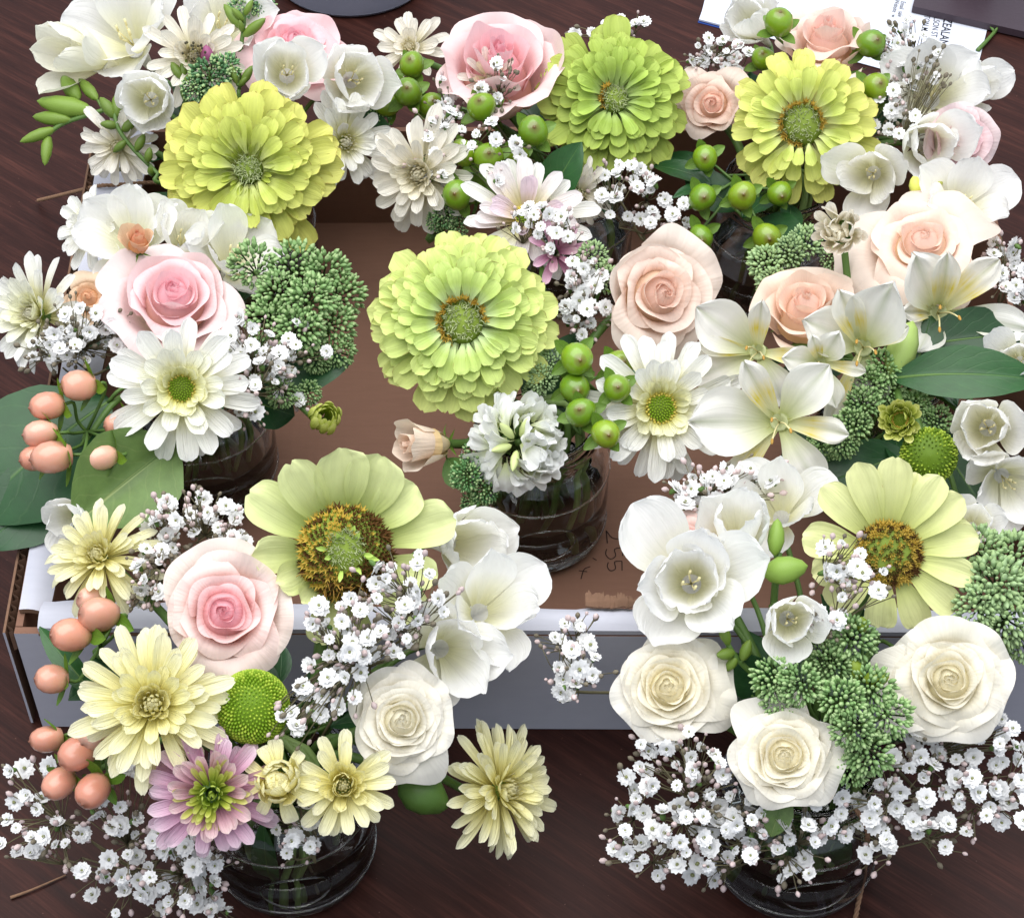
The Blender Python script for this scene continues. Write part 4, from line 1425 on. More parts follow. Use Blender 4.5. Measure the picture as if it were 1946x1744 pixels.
rose(((-0.226, 0.0738, 0.128), (0.0666, -0.5053, 0.8603), 0.0162), 'small buff-peach rose beside the pink rose', 'ML', lin(250, 206, 170), lin(248, 226, 200), 10, 1.4, 1.1, 1.0, None, .25)

# ------------------------------------------------------------------ freesias
freesia(((-0.2078, 0.2164, 0.15), (0.1342, -0.798, 0.5875), 0.0242), 'white cup-shaped freesia leaning over the arched green bud stalk', 'TL', .12, .3)
freesia(((-0.2546, 0.2572, 0.152), (-0.4871, -0.5627, 0.6679), 0.0294), 'closed creamy freesia pointing outwards over the bare table', 'TL', .02, .1, .9, (1, .99, .90), stamens=False, wide=.62)
freesia(((-0.2322, 0.2831, 0.15), (-0.1556, -0.4809, 0.8629), 0.0352), 'large white freesia behind the closed creamy freesia', 'TL', .42, .8)
freesia(((-0.1294, 0.2289, 0.16), (0.117, -0.7115, 0.6929), 0.0254), 'white freesia cup in front of the pink rose by grey pot', 'TL', .24, .5)
freesia(((-0.0926, 0.2422, 0.146), (0.1994, -0.7659, 0.6113), 0.0283), 'wide open white freesia cup between pink rose and green berries', 'TL', .24, .0)
freesia(((-0.1756, 0.297, 0.148), (0.1448, -0.4467, 0.8829), 0.0302), 'white freesia with broad petals behind the dark-tipped stamens', 'TL', .5, .2)
freesia(((0.1463, 0.3042, 0.142), (-0.4286, -0.4471, 0.7851), 0.0231), 'white freesia bud beside the folded paper edge', 'TR', .08, .1, .8, stamens=False)
freesia(((0.2474, 0.2402, 0.14), (-0.1143, -0.5451, 0.8306), 0.0324), 'white freesia with rounded petals against the printed paper', 'TR', .5, .6)
freesia(((0.2735, 0.2565, 0.13), (0.2724, -0.6459, 0.7132), 0.0226), 'white freesia pointing outwards beside the cut green stalk', 'TR', .25, .2)
freesia(((0.2368, 0.1893, 0.14), (0.04, -0.821, 0.5695), 0.0257), 'closed white freesia in front of the pale pink rose', 'TR', .05, .4, .8, stamens=False)
freesia(((0.201, 0.1643, 0.138), (-0.2934, -0.7599, 0.5801), 0.0236), 'open white freesia trumpet showing its stamens under the yellow-green zinnia', 'TR', .26, .5, 1.0, (.94, .93, .9))
freesia(((0.2492, 0.1365, 0.14), (0.1702, -0.4945, 0.8523), 0.0275), 'white freesia with long petals behind the wide peach rose', 'R', .55, .3)
freesia(((-0.2086, 0.1109, 0.138), (-0.1013, -0.4458, 0.8894), 0.0285), 'white freesia behind the tiny orange-peach rosebud', 'ML', .48, .4)
freesia(((-0.1785, 0.1092, 0.138), (0.1531, -0.2818, 0.9472), 0.0210), 'white freesia with mauve-stained petal behind the pink rose', 'ML', .35, .1)
freesia(((-0.1497, 0.1008, 0.134), (0.2975, -0.2684, 0.9162), 0.0261), 'white freesia with broad pale petals below the largest zinnia', 'ML', .45, .9)
freesia(((-0.023, -0.0982, 0.128), (0.5412, -0.5137, 0.6658), 0.0247), 'half-closed white freesia beside the clear jar on tray floor', 'FL', .10, .3, .7, stamens=False)
freesia(((-0.0103, -0.1393, 0.132), (0.326, -0.3977, 0.8577), 0.0258), 'white freesia with rounded petals over the front tray wall', 'FL', .36, .6, stamens=False)
freesia(((-0.029, -0.1616, 0.128), (0.274, -0.6202, 0.7351), 0.0247), 'white freesia opening behind the ruffled white rose', 'FL', .34, .1, stamens=False)
freesia(((0.079, -0.1418, 0.152), (-0.1406, -0.5805, 0.802), 0.0323), 'large wide open white freesia with layered petals', 'FR', .52, .2, .9, double=True)
freesia(((0.1027, -0.1107, 0.15), (-0.1177, -0.2127, 0.97), 0.0229), 'closed white freesia standing behind the green buds', 'FR', .04, .2, .8, stamens=False)
freesia(((0.1221, -0.1603, 0.148), (-0.0437, -0.664, 0.7464), 0.0195), 'small white freesia cup with pale stamens above the sedum', 'FR', .16, .4)
freesia(((0.1254, -0.0857, 0.14), (-0.2081, -0.255, 0.9443), 0.0235), 'white freesia behind the pale yellow single zinnia', 'FR', .42, .3, stamens=False)
freesia(((0.2334, -0.0301, 0.135), (-0.2874, -0.6504, 0.7032), 0.0238), 'white freesia cup with cream throat beside green button flowers', 'R', .16, .1, tone=(1, .99, .97))
freesia(((0.2575, 0.0171, 0.135), (-0.3454, -0.6035, 0.7187), 0.0177), 'small white freesia beside the long glossy leaf', 'R', .15, .5)
freesia(((0.2441, -0.0496, 0.115), (-0.0011, -0.8846, 0.4663), 0.0233), 'crumpled white freesia hanging below the cream-throated one', 'R', .45, .2)
freesia(((-0.2136, -0.072, 0.115), (-0.2681, -0.7682, 0.5813), 0.0158), 'white freesia tip poking out under the folded olive leaf', 'ML', .2, .2, stamens=False)
freesia(((0.223, -0.0754, 0.115), (-0.1336, -0.4883, 0.8624), 0.0153), 'white freesia tip between dark leaf and grey-green sedum', 'R', .2, .2, stamens=False)

# ------------------------------------------------------------------ alstroemerias
alstroemeria(((0.176, 0.013, 0.15), (-0.1806, -0.64, 0.7469), 0.0435), 'white lily-like flower with tall paired petals and yellow blotch', 'R',
    [(62, 1.12, .84, 62, -30), (160, .90, .70, 50, -28), (280, .62, .55, -10, -30)], [(114, 1.0, .60, 60, -20), (245, .98, .36, 6, -20), (20, .55, .4, 30, -20)])
alstroemeria(((0.1302, -0.0325, 0.142), (-0.1578, -0.6585, 0.7359), 0.0424), 'white lily-like flower with yellow throat hanging in front of peach rose', 'R',
    [(182, 1.12, .95, 44, -50), (48, .92, .66, 40, -40), (300, .85, .55, 20, -60)], [(122, 1.0, .56, 48, -15), (352, .80, .50, 30, -40), (232, 1.0, .50, 30, -45)])
alstroemeria(((0.123, 0.0176, 0.142), (-0.241, -0.6449, 0.7253), 0.0399), 'white lily-like flower spreading beside the peach rose', 'R',
    [(145, 1.02, .80, 42, -30), (205, .92, .66, 24, -35), (300, .72, .6, 10, -45)], [(78, .96, .46, 58, -12), (176, .8, .42, 40, -25), (350, .6, .4, 20, -30)])
alstroemeria(((0.2234, 0.0514, 0.138), (-0.0707, -0.6618, 0.7464), 0.0459), 'white trumpet-shaped lily-like flower above the long glossy leaf', 'R',
    [(125, 1.06, .72, 54, -10), (-10, 1.05, .50, 14, -20), (240, .6, .5, 40, -15)], [(44, .92, .60, 40, -25), (88, .98, .52, 62, -20), (180, .6, .4, 50, -10)])
alstroemeria(((0.1539, 0.0018, 0.148), (-0.1098, -0.7474, 0.6552), 0.0288), 'small half-open white lily-like flower between the larger ones', 'R',
    [(60, .9, .62, 56, -20), (170, .85, .6, 48, -20), (290, .8, .55, 20, -40)], [(110, .8, .42, 60, -20), (230, .8, .42, 36, -40), (350, .8, .42, 36, -40)])

# ------------------------------------------------------------------ chrysanthemums
W1 = (1, 1, 1)
chrysanthemum(((-0.1625, -0.016, 0.148), (0.111, -0.7387, 0.6649), 0.0357), 'white daisy-like chrysanthemum with yellow-green eye beside the peach berries', 'ML',
    [(11, .92, 6, -18, .14, -.08, W1), (13, .78, 20, -16, .15, -.03, W1), (15, .52, 34, -8, .16, 0, (1, 1, .92)), (16, .30, 50, 10, .17, .02, (1, .99, .72))], M_MUM_W, .35, 'green', .20, width=.30)
chrysanthemum(((0.0751, -0.0038, 0.122), (0.1016, -0.7648, 0.6363), 0.0378), 'white daisy-like chrysanthemum beside glossy green berries and the clear jar', 'C',
    [(14, .95, 0, -22, .16, -.10, W1), (15, .82, 16, -20, .17, -.05, W1), (16, .58, 30, -12, .18, 0, W1), (18, .32, 48, 8, .19, .02, (1, .99, .74))], M_MUM_W, .1, 'green', .21, width=.27)
chrysanthemum(((-0.2511, 0.0622, 0.125), (-0.4655, -0.5854, 0.6638), 0.0300), 'white chrysanthemum with yellow heart leaning out beside baby\'s breath', 'ML',
    [(16, .95, 10, -6, .14, -.1, W1), (16, .85, 28, -6, .14, -.05, W1), (14, .66, 45, 0, .12, 0, (1, 1, .9)), (12, .45, 60, 10, .10, .02, (1, 1, .8))], M_MUM_W, .2, 'curl', .16, width=.27)
chrysanthemum(((-0.1524, -0.2056, 0.148), (0.1239, -0.546, 0.8286), 0.0330), 'large pale yellow chrysanthemum beside the peach berries and cream-edged rose', 'FL',
    [(18, .92, 4, -16, .14, -.12, W1), (20, .84, 14, -14, .14, -.08, W1), (20, .70, 26, -10, .14, -.04, W1), (18, .50, 40, 4, .13, 0, (1, .99, .86)), (14, .34, 56, 25, .10, .02, (1, .98, .8))], M_MUM_Y, .5, 'curl', .17, width=.22)
chrysanthemum(((-0.1904, -0.1131, 0.135), (-0.1979, -0.3873, 0.9004), 0.0280), 'pale yellow chrysanthemum leaning over the tray corner', 'FL',
    [(16, .95, 2, -30, .12, -.1, W1), (16, .85, 16, -24, .12, -.05, W1), (16, .66, 34, -10, .12, 0, W1), (14, .42, 52, 10, .1, .02, (1, .99, .88))], M_MUM_Y, .1, 'curl', .14, width=.2)
chrysanthemum(((-0.1274, -0.2333, 0.122), (0.1355, -0.6678, 0.7319), 0.0279), 'mauve chrysanthemum with green heart above the front jar', 'FL',
    [(15, .95, -4, -24, .16, -.12, W1), (17, .78, 12, -20, .18, -.08, W1), (20, .52, 34, -14, .2, -.03, (1.0, 1.0, .86)),
     (26, .46, 24, 16, .16, -.02, (1.05, 1, 1), M_MUM_G, .12), (24, .40, 40, 28, .13, .02, (.95, .97, .8), M_MUM_G, .11), (20, .32, 58, 40, .10, .05, (.8, .92, .6), M_MUM_G, .10), (12, .2, 75, 50, .05, .07, (.7, .85, .45), M_MUM_G, .1)], M_MUM_P, .2, 'none', .2, width=.25)
chrysanthemum(((-0.0986, -0.2304, 0.128), (0.0698, -0.55, 0.8322), 0.0156), 'small half-open pale yellow chrysanthemum beside the mauve one', 'FL',
    [(9, .85, -5, -40, .3, -.3, W1), (13, 1.0, 58, 62, .42, -.45, (1, .98, .85)), (12, 1.0, 68, 72, .34, -.4, (1, .97, .80)), (10, .9, 78, 82, .22, -.3, (1, .96, .75)), (6, .7, 85, 90, .1, -.2, (1, .95, .7))], M_MUM_Y, .7, 'none', .2, width=.44)
chrysanthemum(((-0.0723, -0.2264, 0.118), (0.137, -0.5845, 0.7997), 0.0207), 'small pale yellow chrysanthemum with golden heart below the white rose', 'FL',
    [(11, .95, 8, -18, .16, -.1, W1), (13, .85, 22, -12, .17, -.05, W1), (16, .5, 50, 20, .2, -.04, (1, .98, .8)), (14, .4, 66, 40, .16, 0, (1, .97, .72))], M_MUM_Y, .2, 'curl', .18, width=.30)
chrysanthemum(((-0.0043, -0.1972, 0.07), (0.7224, -0.3498, 0.5965), 0.0308), 'pale yellow chrysanthemum reaching out sideways over the bare dark table', 'FL',
    [(24, .92, 0, -10, .14, -.1, W1), (24, .84, 14, -10, .14, -.06, W1), (22, .68, 28, -6, .14, -.02, W1), (18, .46, 44, 8, .12, .02, (1, .99, .86))], M_MUM_Y, .4, 'curl', .16, width=.2)
chrysanthemum(((-0.0517, 0.1769, 0.128), (-0.3335, -0.843, 0.422), 0.0335), 'creamy white chrysanthemum hanging over the dark tray gap', 'TM',
    [(13, .95, -2, -22, .14, -.1, W1), (14, .82, 14, -16, .14, -.05, W1), (14, .62, 32, -8, .13, 0, W1), (12, .42, 50, 8, .1, .02, (1, .99, .9))], M_MUM_C, .3, 'curl', .15, width=.27)
chrysanthemum(((-0.0619, 0.2957, 0.13), (-0.2439, -0.5539, 0.7961), 0.0225), 'small cream chrysanthemum beside the tall pink rose', 'TM',
    [(11, .95, 10, -10, .14, -.1, W1), (11, .75, 28, -8, .14, -.05, W1), (9, .5, 48, 5, .1, 0, W1)], M_MUM_C, .3, 'curl', .14, width=.3)
chrysanthemum(((0.0383, 0.175, 0.115), (0.0142, -0.9193, 0.3932), 0.0211), 'cream chrysanthemum tucked under the deeper green zinnia', 'TM',
    [(14, .95, -6, -24, .14, -.1, W1), (14, .8, 10, -16, .14, -.05, W1), (12, .55, 32, -4, .12, 0, W1)], M_MUM_C, .9, 'curl', .15, width=.2)
chrysanthemum(((-0.0131, 0.2339, 0.152), (-0.0391, -0.7143, 0.6987), 0.0183), 'thin cream chrysanthemum below the tall pink rose', 'TM',
    [(9, .95, 30, -14, .12, -.05, W1), (7, .7, 45, -6, .1, 0, (1, 1, .8))], M_MUM_C, .4, 'curl', .12, width=.26)
chrysanthemum(((0.0079, 0.1375, 0.128), (0.07, -0.4441, 0.8932), 0.0344), 'white chrysanthemum with mauve-tinged petals behind the orderly lime zinnia', 'C',
    [(12, .95, 18, -16, .14, -.08, W1), (12, .8, 30, -12, .14, -.04, (1, .93, .98)), (9, .6, 44, -4, .12, 0, (.94, .78, .9))], M_MUM_W, .6, 'green', .2, width=.28)
chrysanthemum(((0.0236, 0.1121, 0.125), (0.3118, -0.5807, 0.7521), 0.0178), 'mauve-pink petals between the lime zinnia and peach rose', 'C',
    [(9, .95, 26, -10, .14, -.05, (1.05, .95, 1.0)), (8, .7, 44, 0, .12, 0, (1.1, 1.1, 1.0))], M_MUM_P, .5, 'none', .16, width=.3)
chrysanthemum(((-0.1869, 0.2585, 0.15), (0.1439, -0.6922, 0.7073), 0.0285), 'creamy flower with dark-tipped stamens behind the largest zinnia', 'TL',
    [(13, .95, 12, -12, .14, -.06, W1), (14, .75, 30, -4, .14, 0, W1), (14, .5, 52, 8, .12, .02, W1)], M_MUM_C, .3, 'curl', .16, width=.26, stamens=16)
chrysanthemum(((-0.2282, 0.2058, 0.125), (-0.1469, -0.8624, 0.4844), 0.0238), 'white chrysanthemum with pointed petals beside the tray corner', 'TL',
    [(13, .95, -4, -18, .14, -.1, W1), (13, .8, 10, -14, .14, -.05, W1), (12, .55, 30, -5, .12, 0, W1)], M_MUM_C, .3, 'curl', .15, width=.24, tone=(1.02, 1.02, 1.03))
chrysanthemum(((-0.0977, 0.2137, 0.122), (0.3723, -0.7774, 0.507), 0.0283), 'white chrysanthemum peeking from behind the largest zinnia', 'TL',
    [(12, .95, 6, -18, .14, -.1, W1), (12, .8, 22, -14, .14, -.05, W1), (12, .55, 38, -5, .12, 0, W1)], M_MUM_W, .6, 'curl', .15, width=.3)
chrysanthemum(((-0.2309, 0.1275, 0.13), (-0.2811, -0.5535, 0.7839), 0.0226), 'white chrysanthemum with blunt petals over the tray\'s left edge', 'ML',
    [(11, .95, 6, -14, .14, -.1, W1), (11, .8, 24, -10, .14, -.05, W1), (10, .5, 44, 0, .12, 0, W1)], M_MUM_W, .1, 'curl', .14, width=.32)
chrysanthemum(((0.1725, 0.0884, 0.16), (-0.2179, -0.6775, 0.7025), 0.0232), 'cream half-open chrysanthemum with upright petals beside the wide peach rose', 'R',
    [(14, 1.0, 66, 10, .26, -.3, W1), (14, .95, 74, 22, .22, -.25, W1), (10, .8, 80, 40, .14, -.2, (1, .99, .92))], M_MUM_C, .3, 'none', .15, width=.26, tone=(1.05, 1.05, 1.05))
chrysanthemum(((0.1906, -0.0279, 0.138), (-0.2554, -0.6448, 0.7204), 0.0150), 'small yellow-green daisy-like chrysanthemum beside dark green button flower', 'R',
    [(20, .80, 50, 10, .26, -.2, W1), (20, .68, 58, 22, .26, -.12, W1), (18, .50, 66, 30, .24, -.04, (.95, 1, .8))], M_MUM_G, .3, 'disc', .26, ctone=lin(112, 140, 30), width=.30, cdome=.3)
pompon(((-0.1122, -0.1967, 0.134), (0.1899, -0.5234, 0.8307), 0.0164), 'bright green button flower tucked between yellow and mauve chrysanthemums', 'FL', lin(122, 156, 34), 560)
pompon(((0.2042, -0.0426, 0.128), (-0.1547, -0.7039, 0.6932), 0.0144), 'dark green button flower beside the white cream-throated freesia', 'R', lin(104, 134, 30), 230, .28, .6)

# ------------------------------------------------------------------ stock
stock(((0.0032, -0.0171, 0.11), (-0.0033, -0.7024, 0.7118), 0.0298), 'frilly white stock blossom above the clear jar', 'C')

# ------------------------------------------------------------------ berries
GRN = [lin(116, 150, 24), lin(104, 140, 26), lin(128, 156, 30)]
PCH = [lin(210, 150, 126), lin(204, 140, 116), lin(214, 162, 140)]
G1 = (.9, 1, .8)
berries('cluster of glossy green berries beside the frilly white stock', 'C',
    [((0.0329, 0.0114, 0.142), (0.1952, -0.7369, 0.6472), 0.0175), ((0.0317, 0.0041, 0.128), (0.0976, -0.8083, 0.5806), 0.0165), ((0.0551, 0.0217, 0.128), (0.1952, -0.5942, 0.7803), 0.0162), ((0.0524, -0.0076, 0.14), (0.0499, -0.6438, 0.7635), 0.0157), ((0.0342, -0.0189, 0.134), (-0.099, -0.6029, 0.7917), 0.0162), ((0.0461, -0.0315, 0.132), (0.099, -0.7477, 0.6566), 0.0161)], GRN, (0.0442, 0.0194, 0.11))
berries('round green berries hanging below the ochre-ringed zinnia', 'TR',
    [((0.1107, 0.1912, 0.128), (-0.0984, -0.7791, 0.6191), 0.0163), ((0.1081, 0.168, 0.118), (0, -0.7514, 0.6599), 0.0168), ((0.1305, 0.1641, 0.122), (0, -0.7829, 0.6221), 0.0173), ((0.154, 0.1787, 0.112), (0.094, -0.8814, 0.4629), 0.0151), ((0.1069, 0.1491, 0.104), (-0.0464, -0.9039, 0.4253), 0.0161), ((0.1437, 0.144, 0.108), (0, -0.8634, 0.5045), 0.0172)], GRN, (0.1289, 0.1922, 0.11))
berries('green berries around the pale peach rose by the printed paper', 'TR',
    [((0.1572, 0.2719, 0.165), (0, -0.2829, 0.9591), 0.0179), ((0.2115, 0.2651, 0.155), (0.1952, -0.5942, 0.7803), 0.0180), ((0.2119, 0.2354, 0.145), (0.099, -0.6029, 0.7917), 0.0184), ((0.1505, 0.2706, 0.14), (-0.0976, -0.5228, 0.8468), 0.0157), ((0.1851, 0.2745, 0.138), (0.0976, -0.5228, 0.8468), 0.0164)], GRN, (0.1879, 0.2946, 0.12))
berries('green berries half hidden in baby\'s breath beside dark leaf', 'TM',
    [((-0.0174, 0.2072, 0.152), (-0.0976, -0.5228, 0.8468), 0.0174), ((0.0122, 0.1878, 0.15), (0.099, -0.6029, 0.7917), 0.0190), ((-0.0277, 0.1823, 0.138), (-0.1952, -0.5942, 0.7803), 0.0167), ((-0.0133, 0.1759, 0.14), (0, -0.6058, 0.7956), 0.0196), ((-0.031, 0.1576, 0.128), (-0.099, -0.7477, 0.6566), 0.0177), ((0.0036, 0.1912, 0.128), (0.1952, -0.7369, 0.6472), 0.0151)], GRN, (-0.0102, 0.2178, 0.115))
berries('green berries between the open white freesia and creamy chrysanthemum', 'TM',
    [((-0.0593, 0.2619, 0.142), (-0.0976, -0.5228, 0.8468), 0.0162), ((-0.061, 0.2376, 0.14), (0, -0.6058, 0.7956), 0.0185), ((-0.0743, 0.2438, 0.126), (-0.286, -0.5805, 0.7623), 0.0150), ((-0.0476, 0.2411, 0.128), (0.1952, -0.5942, 0.7803), 0.0156)], GRN, (-0.0587, 0.2734, 0.11))
berries('peach berries in front of the huge dark leaf', 'ML',
    [((-0.2157, -0.0081, 0.142), (-0.8433, -0.4365, 0.3136), 0.0183), ((-0.2304, -0.0181, 0.138), (-0.8433, -0.4365, 0.3136), 0.0182), ((-0.2324, -0.0315, 0.132), (-0.8608, -0.3824, 0.3358), 0.0176), ((-0.2244, -0.0471, 0.132), (-0.8997, -0.3662, 0.2375), 0.0210), ((-0.235, -0.0403, 0.124), (-0.8296, -0.5053, 0.2377), 0.0161), ((-0.2005, -0.0474, 0.132), (-0.8375, -0.4718, 0.2757), 0.0169), ((-0.1943, -0.0257, 0.132), (-0.8375, -0.4718, 0.2757), 0.0161)], PCH, (-0.2148, -0.0137, 0.115), (.95, 1, .5), .84)
berries('orange-peach berries above the pale yellow chrysanthemum at the tray corner', 'FL',
    [((-0.1844, -0.1524, 0.142), (-0.7548, -0.3624, 0.5467), 0.0187), ((-0.1965, -0.1605, 0.138), (-0.7798, -0.3874, 0.4917), 0.0192), ((-0.1929, -0.133, 0.128), (-0.6202, -0.3261, 0.7135), 0.0144), ((-0.2054, -0.1732, 0.122), (-0.8433, -0.2824, 0.4573), 0.0155)], PCH, (-0.1894, -0.1464, 0.11), (.9, 1, .7), .86)
berries('pinkish peach berries over the baby\'s breath on the bare table', 'FL',
    [((-0.2062, -0.1959, 0.108), (-0.8935, -0.4021, 0.2), 0.0154), ((-0.1883, -0.2116, 0.12), (-0.6537, -0.7247, 0.218), 0.0182), ((-0.181, -0.2045, 0.124), (-0.465, -0.81, 0.3573), 0.0160), ((-0.1974, -0.218, 0.106), (-0.5392, -0.8356, 0.1055), 0.0165), ((-0.1806, -0.2257, 0.112), (-0.3293, -0.9254, 0.1876), 0.0172)], [lin(210, 146, 122), lin(206, 138, 114), lin(214, 166, 144)], (-0.1832, -0.1969, 0.095), (.9, 1, .7), .86)

# ------------------------------------------------------------------ sedum
SG = lin(130, 164, 104)
SL = lin(156, 182, 132)
sedum('broad green sedum head beside the pink rose', 'ML',
    [((-0.1372, 0.0819, 0.142), (-0.064, -0.4384, 0.8965), 0.0128), ((-0.1153, 0.0842, 0.14), (0.1082, -0.4376, 0.8926), 0.0134), ((-0.0984, 0.0801, 0.138), (0.2749, -0.4206, 0.8646), 0.0128), ((-0.0901, 0.0724, 0.13), (0.4391, -0.5332, 0.7231), 0.0123), ((-0.1041, 0.0506, 0.146), (0.2008, -0.5791, 0.7902), 0.0130), ((-0.1211, 0.0569, 0.144), (0.0208, -0.5928, 0.805), 0.0126), ((-0.1259, 0.0433, 0.138), (-0.0742, -0.7309, 0.6785), 0.0120), ((-0.1091, 0.0374, 0.138), (0.2045, -0.7775, 0.5947), 0.0125), ((-0.093, 0.0501, 0.128), (0.4433, -0.6552, 0.6116), 0.0116), ((-0.0917, 0.0406, 0.118), (0.4316, -0.76, 0.486), 0.0094), ((-0.1022, 0.0346, 0.12), (0.2755, -0.853, 0.4433), 0.0082), ((-0.1182, 0.0114, 0.118), (0.2054, -0.8612, 0.4649), 0.0081), ((-0.1057, 0.0174, 0.112), (0.3612, -0.8204, 0.4433), 0.0071)], SG)
sedum('green sedum clump among the cream roses', 'FR',
    [((0.1504, -0.1649, 0.14), (-0.0746, -0.5267, 0.8468), 0.0107), ((0.1408, -0.1734, 0.134), (-0.1615, -0.5113, 0.8441), 0.0093), ((0.1142, -0.1835, 0.136), (-0.3201, -0.5626, 0.7622), 0.0096), ((0.1246, -0.1893, 0.14), (-0.2432, -0.5739, 0.782), 0.0096), ((0.1423, -0.1962, 0.138), (-0.1689, -0.5767, 0.7993), 0.0100), ((0.1559, -0.1892, 0.136), (-0.0845, -0.5874, 0.8049), 0.0105), ((0.1635, -0.1988, 0.13), (0.0081, -0.6585, 0.7525), 0.0100), ((0.1459, -0.2085, 0.134), (-0.1753, -0.643, 0.7455), 0.0095), ((0.1533, -0.2138, 0.124), (-0.0832, -0.7166, 0.6925), 0.0104), ((0.1472, -0.2165, 0.116), (-0.0744, -0.7787, 0.623), 0.0077), ((0.1166, -0.1904, 0.128), (-0.2341, -0.715, 0.6587), 0.0078), ((0.1377, -0.166, 0.128), (-0.1564, -0.514, 0.8434), 0.0080)], SG)
sedum('large grey-green sedum head beside the pale yellow zinnia', 'FR',
    [((0.2151, -0.1131, 0.138), (-0.3109, -0.3758, 0.873), 0.0126), ((0.2298, -0.1146, 0.136), (-0.0506, -0.3917, 0.9187), 0.0126), ((0.2179, -0.1351, 0.142), (-0.2417, -0.5343, 0.81), 0.0133), ((0.2302, -0.1348, 0.134), (0.0453, -0.5453, 0.837), 0.0120), ((0.2106, -0.1425, 0.136), (-0.3275, -0.5897, 0.7382), 0.0109), ((0.2234, -0.1484, 0.132), (-0.154, -0.6873, 0.7098), 0.0119), ((0.232, -0.1511, 0.122), (0.0438, -0.7593, 0.6492), 0.0100), ((0.222, -0.151, 0.118), (-0.1467, -0.8109, 0.5664), 0.0081)], SL)
sedum('green sedum sprigs between the white lily-like flowers and button flowers', 'R',
    [((0.1893, 0.0145, 0.132), (-0.0913, -0.5583, 0.8246), 0.0096), ((0.1809, 0.0071, 0.128), (-0.183, -0.6242, 0.7595), 0.0091), ((0.1763, -0.0079, 0.128), (-0.2744, -0.6753, 0.6846), 0.0095), ((0.1702, -0.0187, 0.124), (-0.2677, -0.7356, 0.6223), 0.0095), ((0.1651, -0.0239, 0.118), (-0.2591, -0.7908, 0.5546), 0.0084), ((0.1927, 0.0093, 0.122), (0.0065, -0.7081, 0.7061), 0.0086), ((0.1476, -0.0254, 0.108), (-0.2456, -0.7295, 0.6384), 0.0085), ((0.156, -0.02, 0.11), (-0.1587, -0.7466, 0.6461), 0.0080), ((0.2057, 0.002, 0.118), (-0.0068, -0.626, 0.7798), 0.0075), ((0.2157, -0.0063, 0.115), (-0.0173, -0.6194, 0.7849), 0.0080)], SG)
sedum('small green sedum sprigs beside the hanging round green berries', 'R',
    [((0.1376, 0.1023, 0.126), (-0.3987, -0.5554, 0.7298), 0.0097), ((0.1411, 0.0897, 0.122), (-0.4021, -0.6828, 0.61), 0.0091), ((0.1612, 0.1212, 0.124), (-0.2431, -0.5155, 0.8216), 0.0098), ((0.1517, 0.1133, 0.124), (-0.3235, -0.4995, 0.8037), 0.0092), ((0.1772, 0.1158, 0.118), (-0.0665, -0.6829, 0.7275), 0.0081)], SL)
sedum('dark green sedum beneath the slim peach rosebud', 'C',
    [((-0.0182, -0.0179, 0.1), (-0.1784, -0.6715, 0.7193), 0.0080), ((-0.0235, -0.027, 0.096), (-0.2649, -0.7188, 0.6428), 0.0080), ((-0.0142, -0.0288, 0.088), (-0.0819, -0.853, 0.5154), 0.0075), ((-0.0197, -0.0306, 0.08), (-0.1661, -0.8838, 0.4373), 0.0065)], lin(92, 136, 82))
sedum('pale green sedum between the lime zinnia and peach rose', 'C',
    [((0.0436, 0.1089, 0.124), (0.0576, -0.5272, 0.8478), 0.0092), ((0.0505, 0.0962, 0.12), (0.1506, -0.6696, 0.7273), 0.0080), ((0.0154, 0.019, 0.12), (-0.0157, -0.7119, 0.7021), 0.0076), ((0.021, 0.0286, 0.122), (0.0786, -0.6426, 0.7621), 0.0071), ((0.0114, 0.0174, 0.112), (-0.0113, -0.8312, 0.5558), 0.0060)], SL)
sedum('dark green sedum tuft behind the largest zinnia', 'TL',
    [((-0.1755, 0.2392, 0.15), (0.1559, -0.6692, 0.7265), 0.0116), ((-0.1671, 0.247, 0.15), (0.2438, -0.5837, 0.7745), 0.0086), ((-0.1844, 0.2319, 0.146), (0.0625, -0.7435, 0.6658), 0.0079), ((-0.1625, 0.3119, 0.15), (0.1365, -0.5386, 0.8314), 0.0090), ((-0.1516, 0.3126, 0.148), (0.2244, -0.5295, 0.8181), 0.0077)], lin(92, 136, 90))
sedum('small green sedum tuft in the gap above the orderly lime zinnia', 'TM',
    [((-0.0375, 0.1623, 0.11), (-0.0646, -0.8262, 0.5597), 0.0078), ((-0.0431, 0.1639, 0.104), (-0.1525, -0.865, 0.4781), 0.0060), ((-0.031, 0.1593, 0.104), (0.027, -0.8736, 0.4859), 0.0060), ((-0.0792, 0.2417, 0.118), (-0.0316, -0.7993, 0.6), 0.0075)], lin(98, 140, 88))

# ------------------------------------------------------------------ baby's breath
gyp('white baby\'s breath spilling over green berries under the tall pink rose', 'TM', [((-0.0376, 0.2272, 0.142), 0.0122, 0.0183, 0.0120, 8), ((-0.0352, 0.191, 0.145), 0.0179, 0.0179, 0.0140, 17), ((-0.0427, 0.1823, 0.135), 0.0164, 0.0179, 0.0120, 8), ((-0.0082, 0.1631, 0.15), 0.0204, 0.0263, 0.0100, 8)])
gyp('few baby\'s breath florets hanging over the dark gap below the deeper green zinnia', 'TM', [((0.0652, 0.1772, 0.122), 0.0210, 0.0135, 0.0120, 13), ((0.0745, 0.1685, 0.108), 0.0241, 0.0121, 0.0120, 9), ((0.0973, 0.164, 0.1), 0.0079, 0.0181, 0.0100, 7)], buds=1.2)
gyp('wiry dark-budded baby\'s breath twigs against the tall pink rose', 'TM', [((-0.0114, 0.2177, 0.16), 0.0150, 0.0150, 0.0080, 4)], buds=4.5, dark=True)
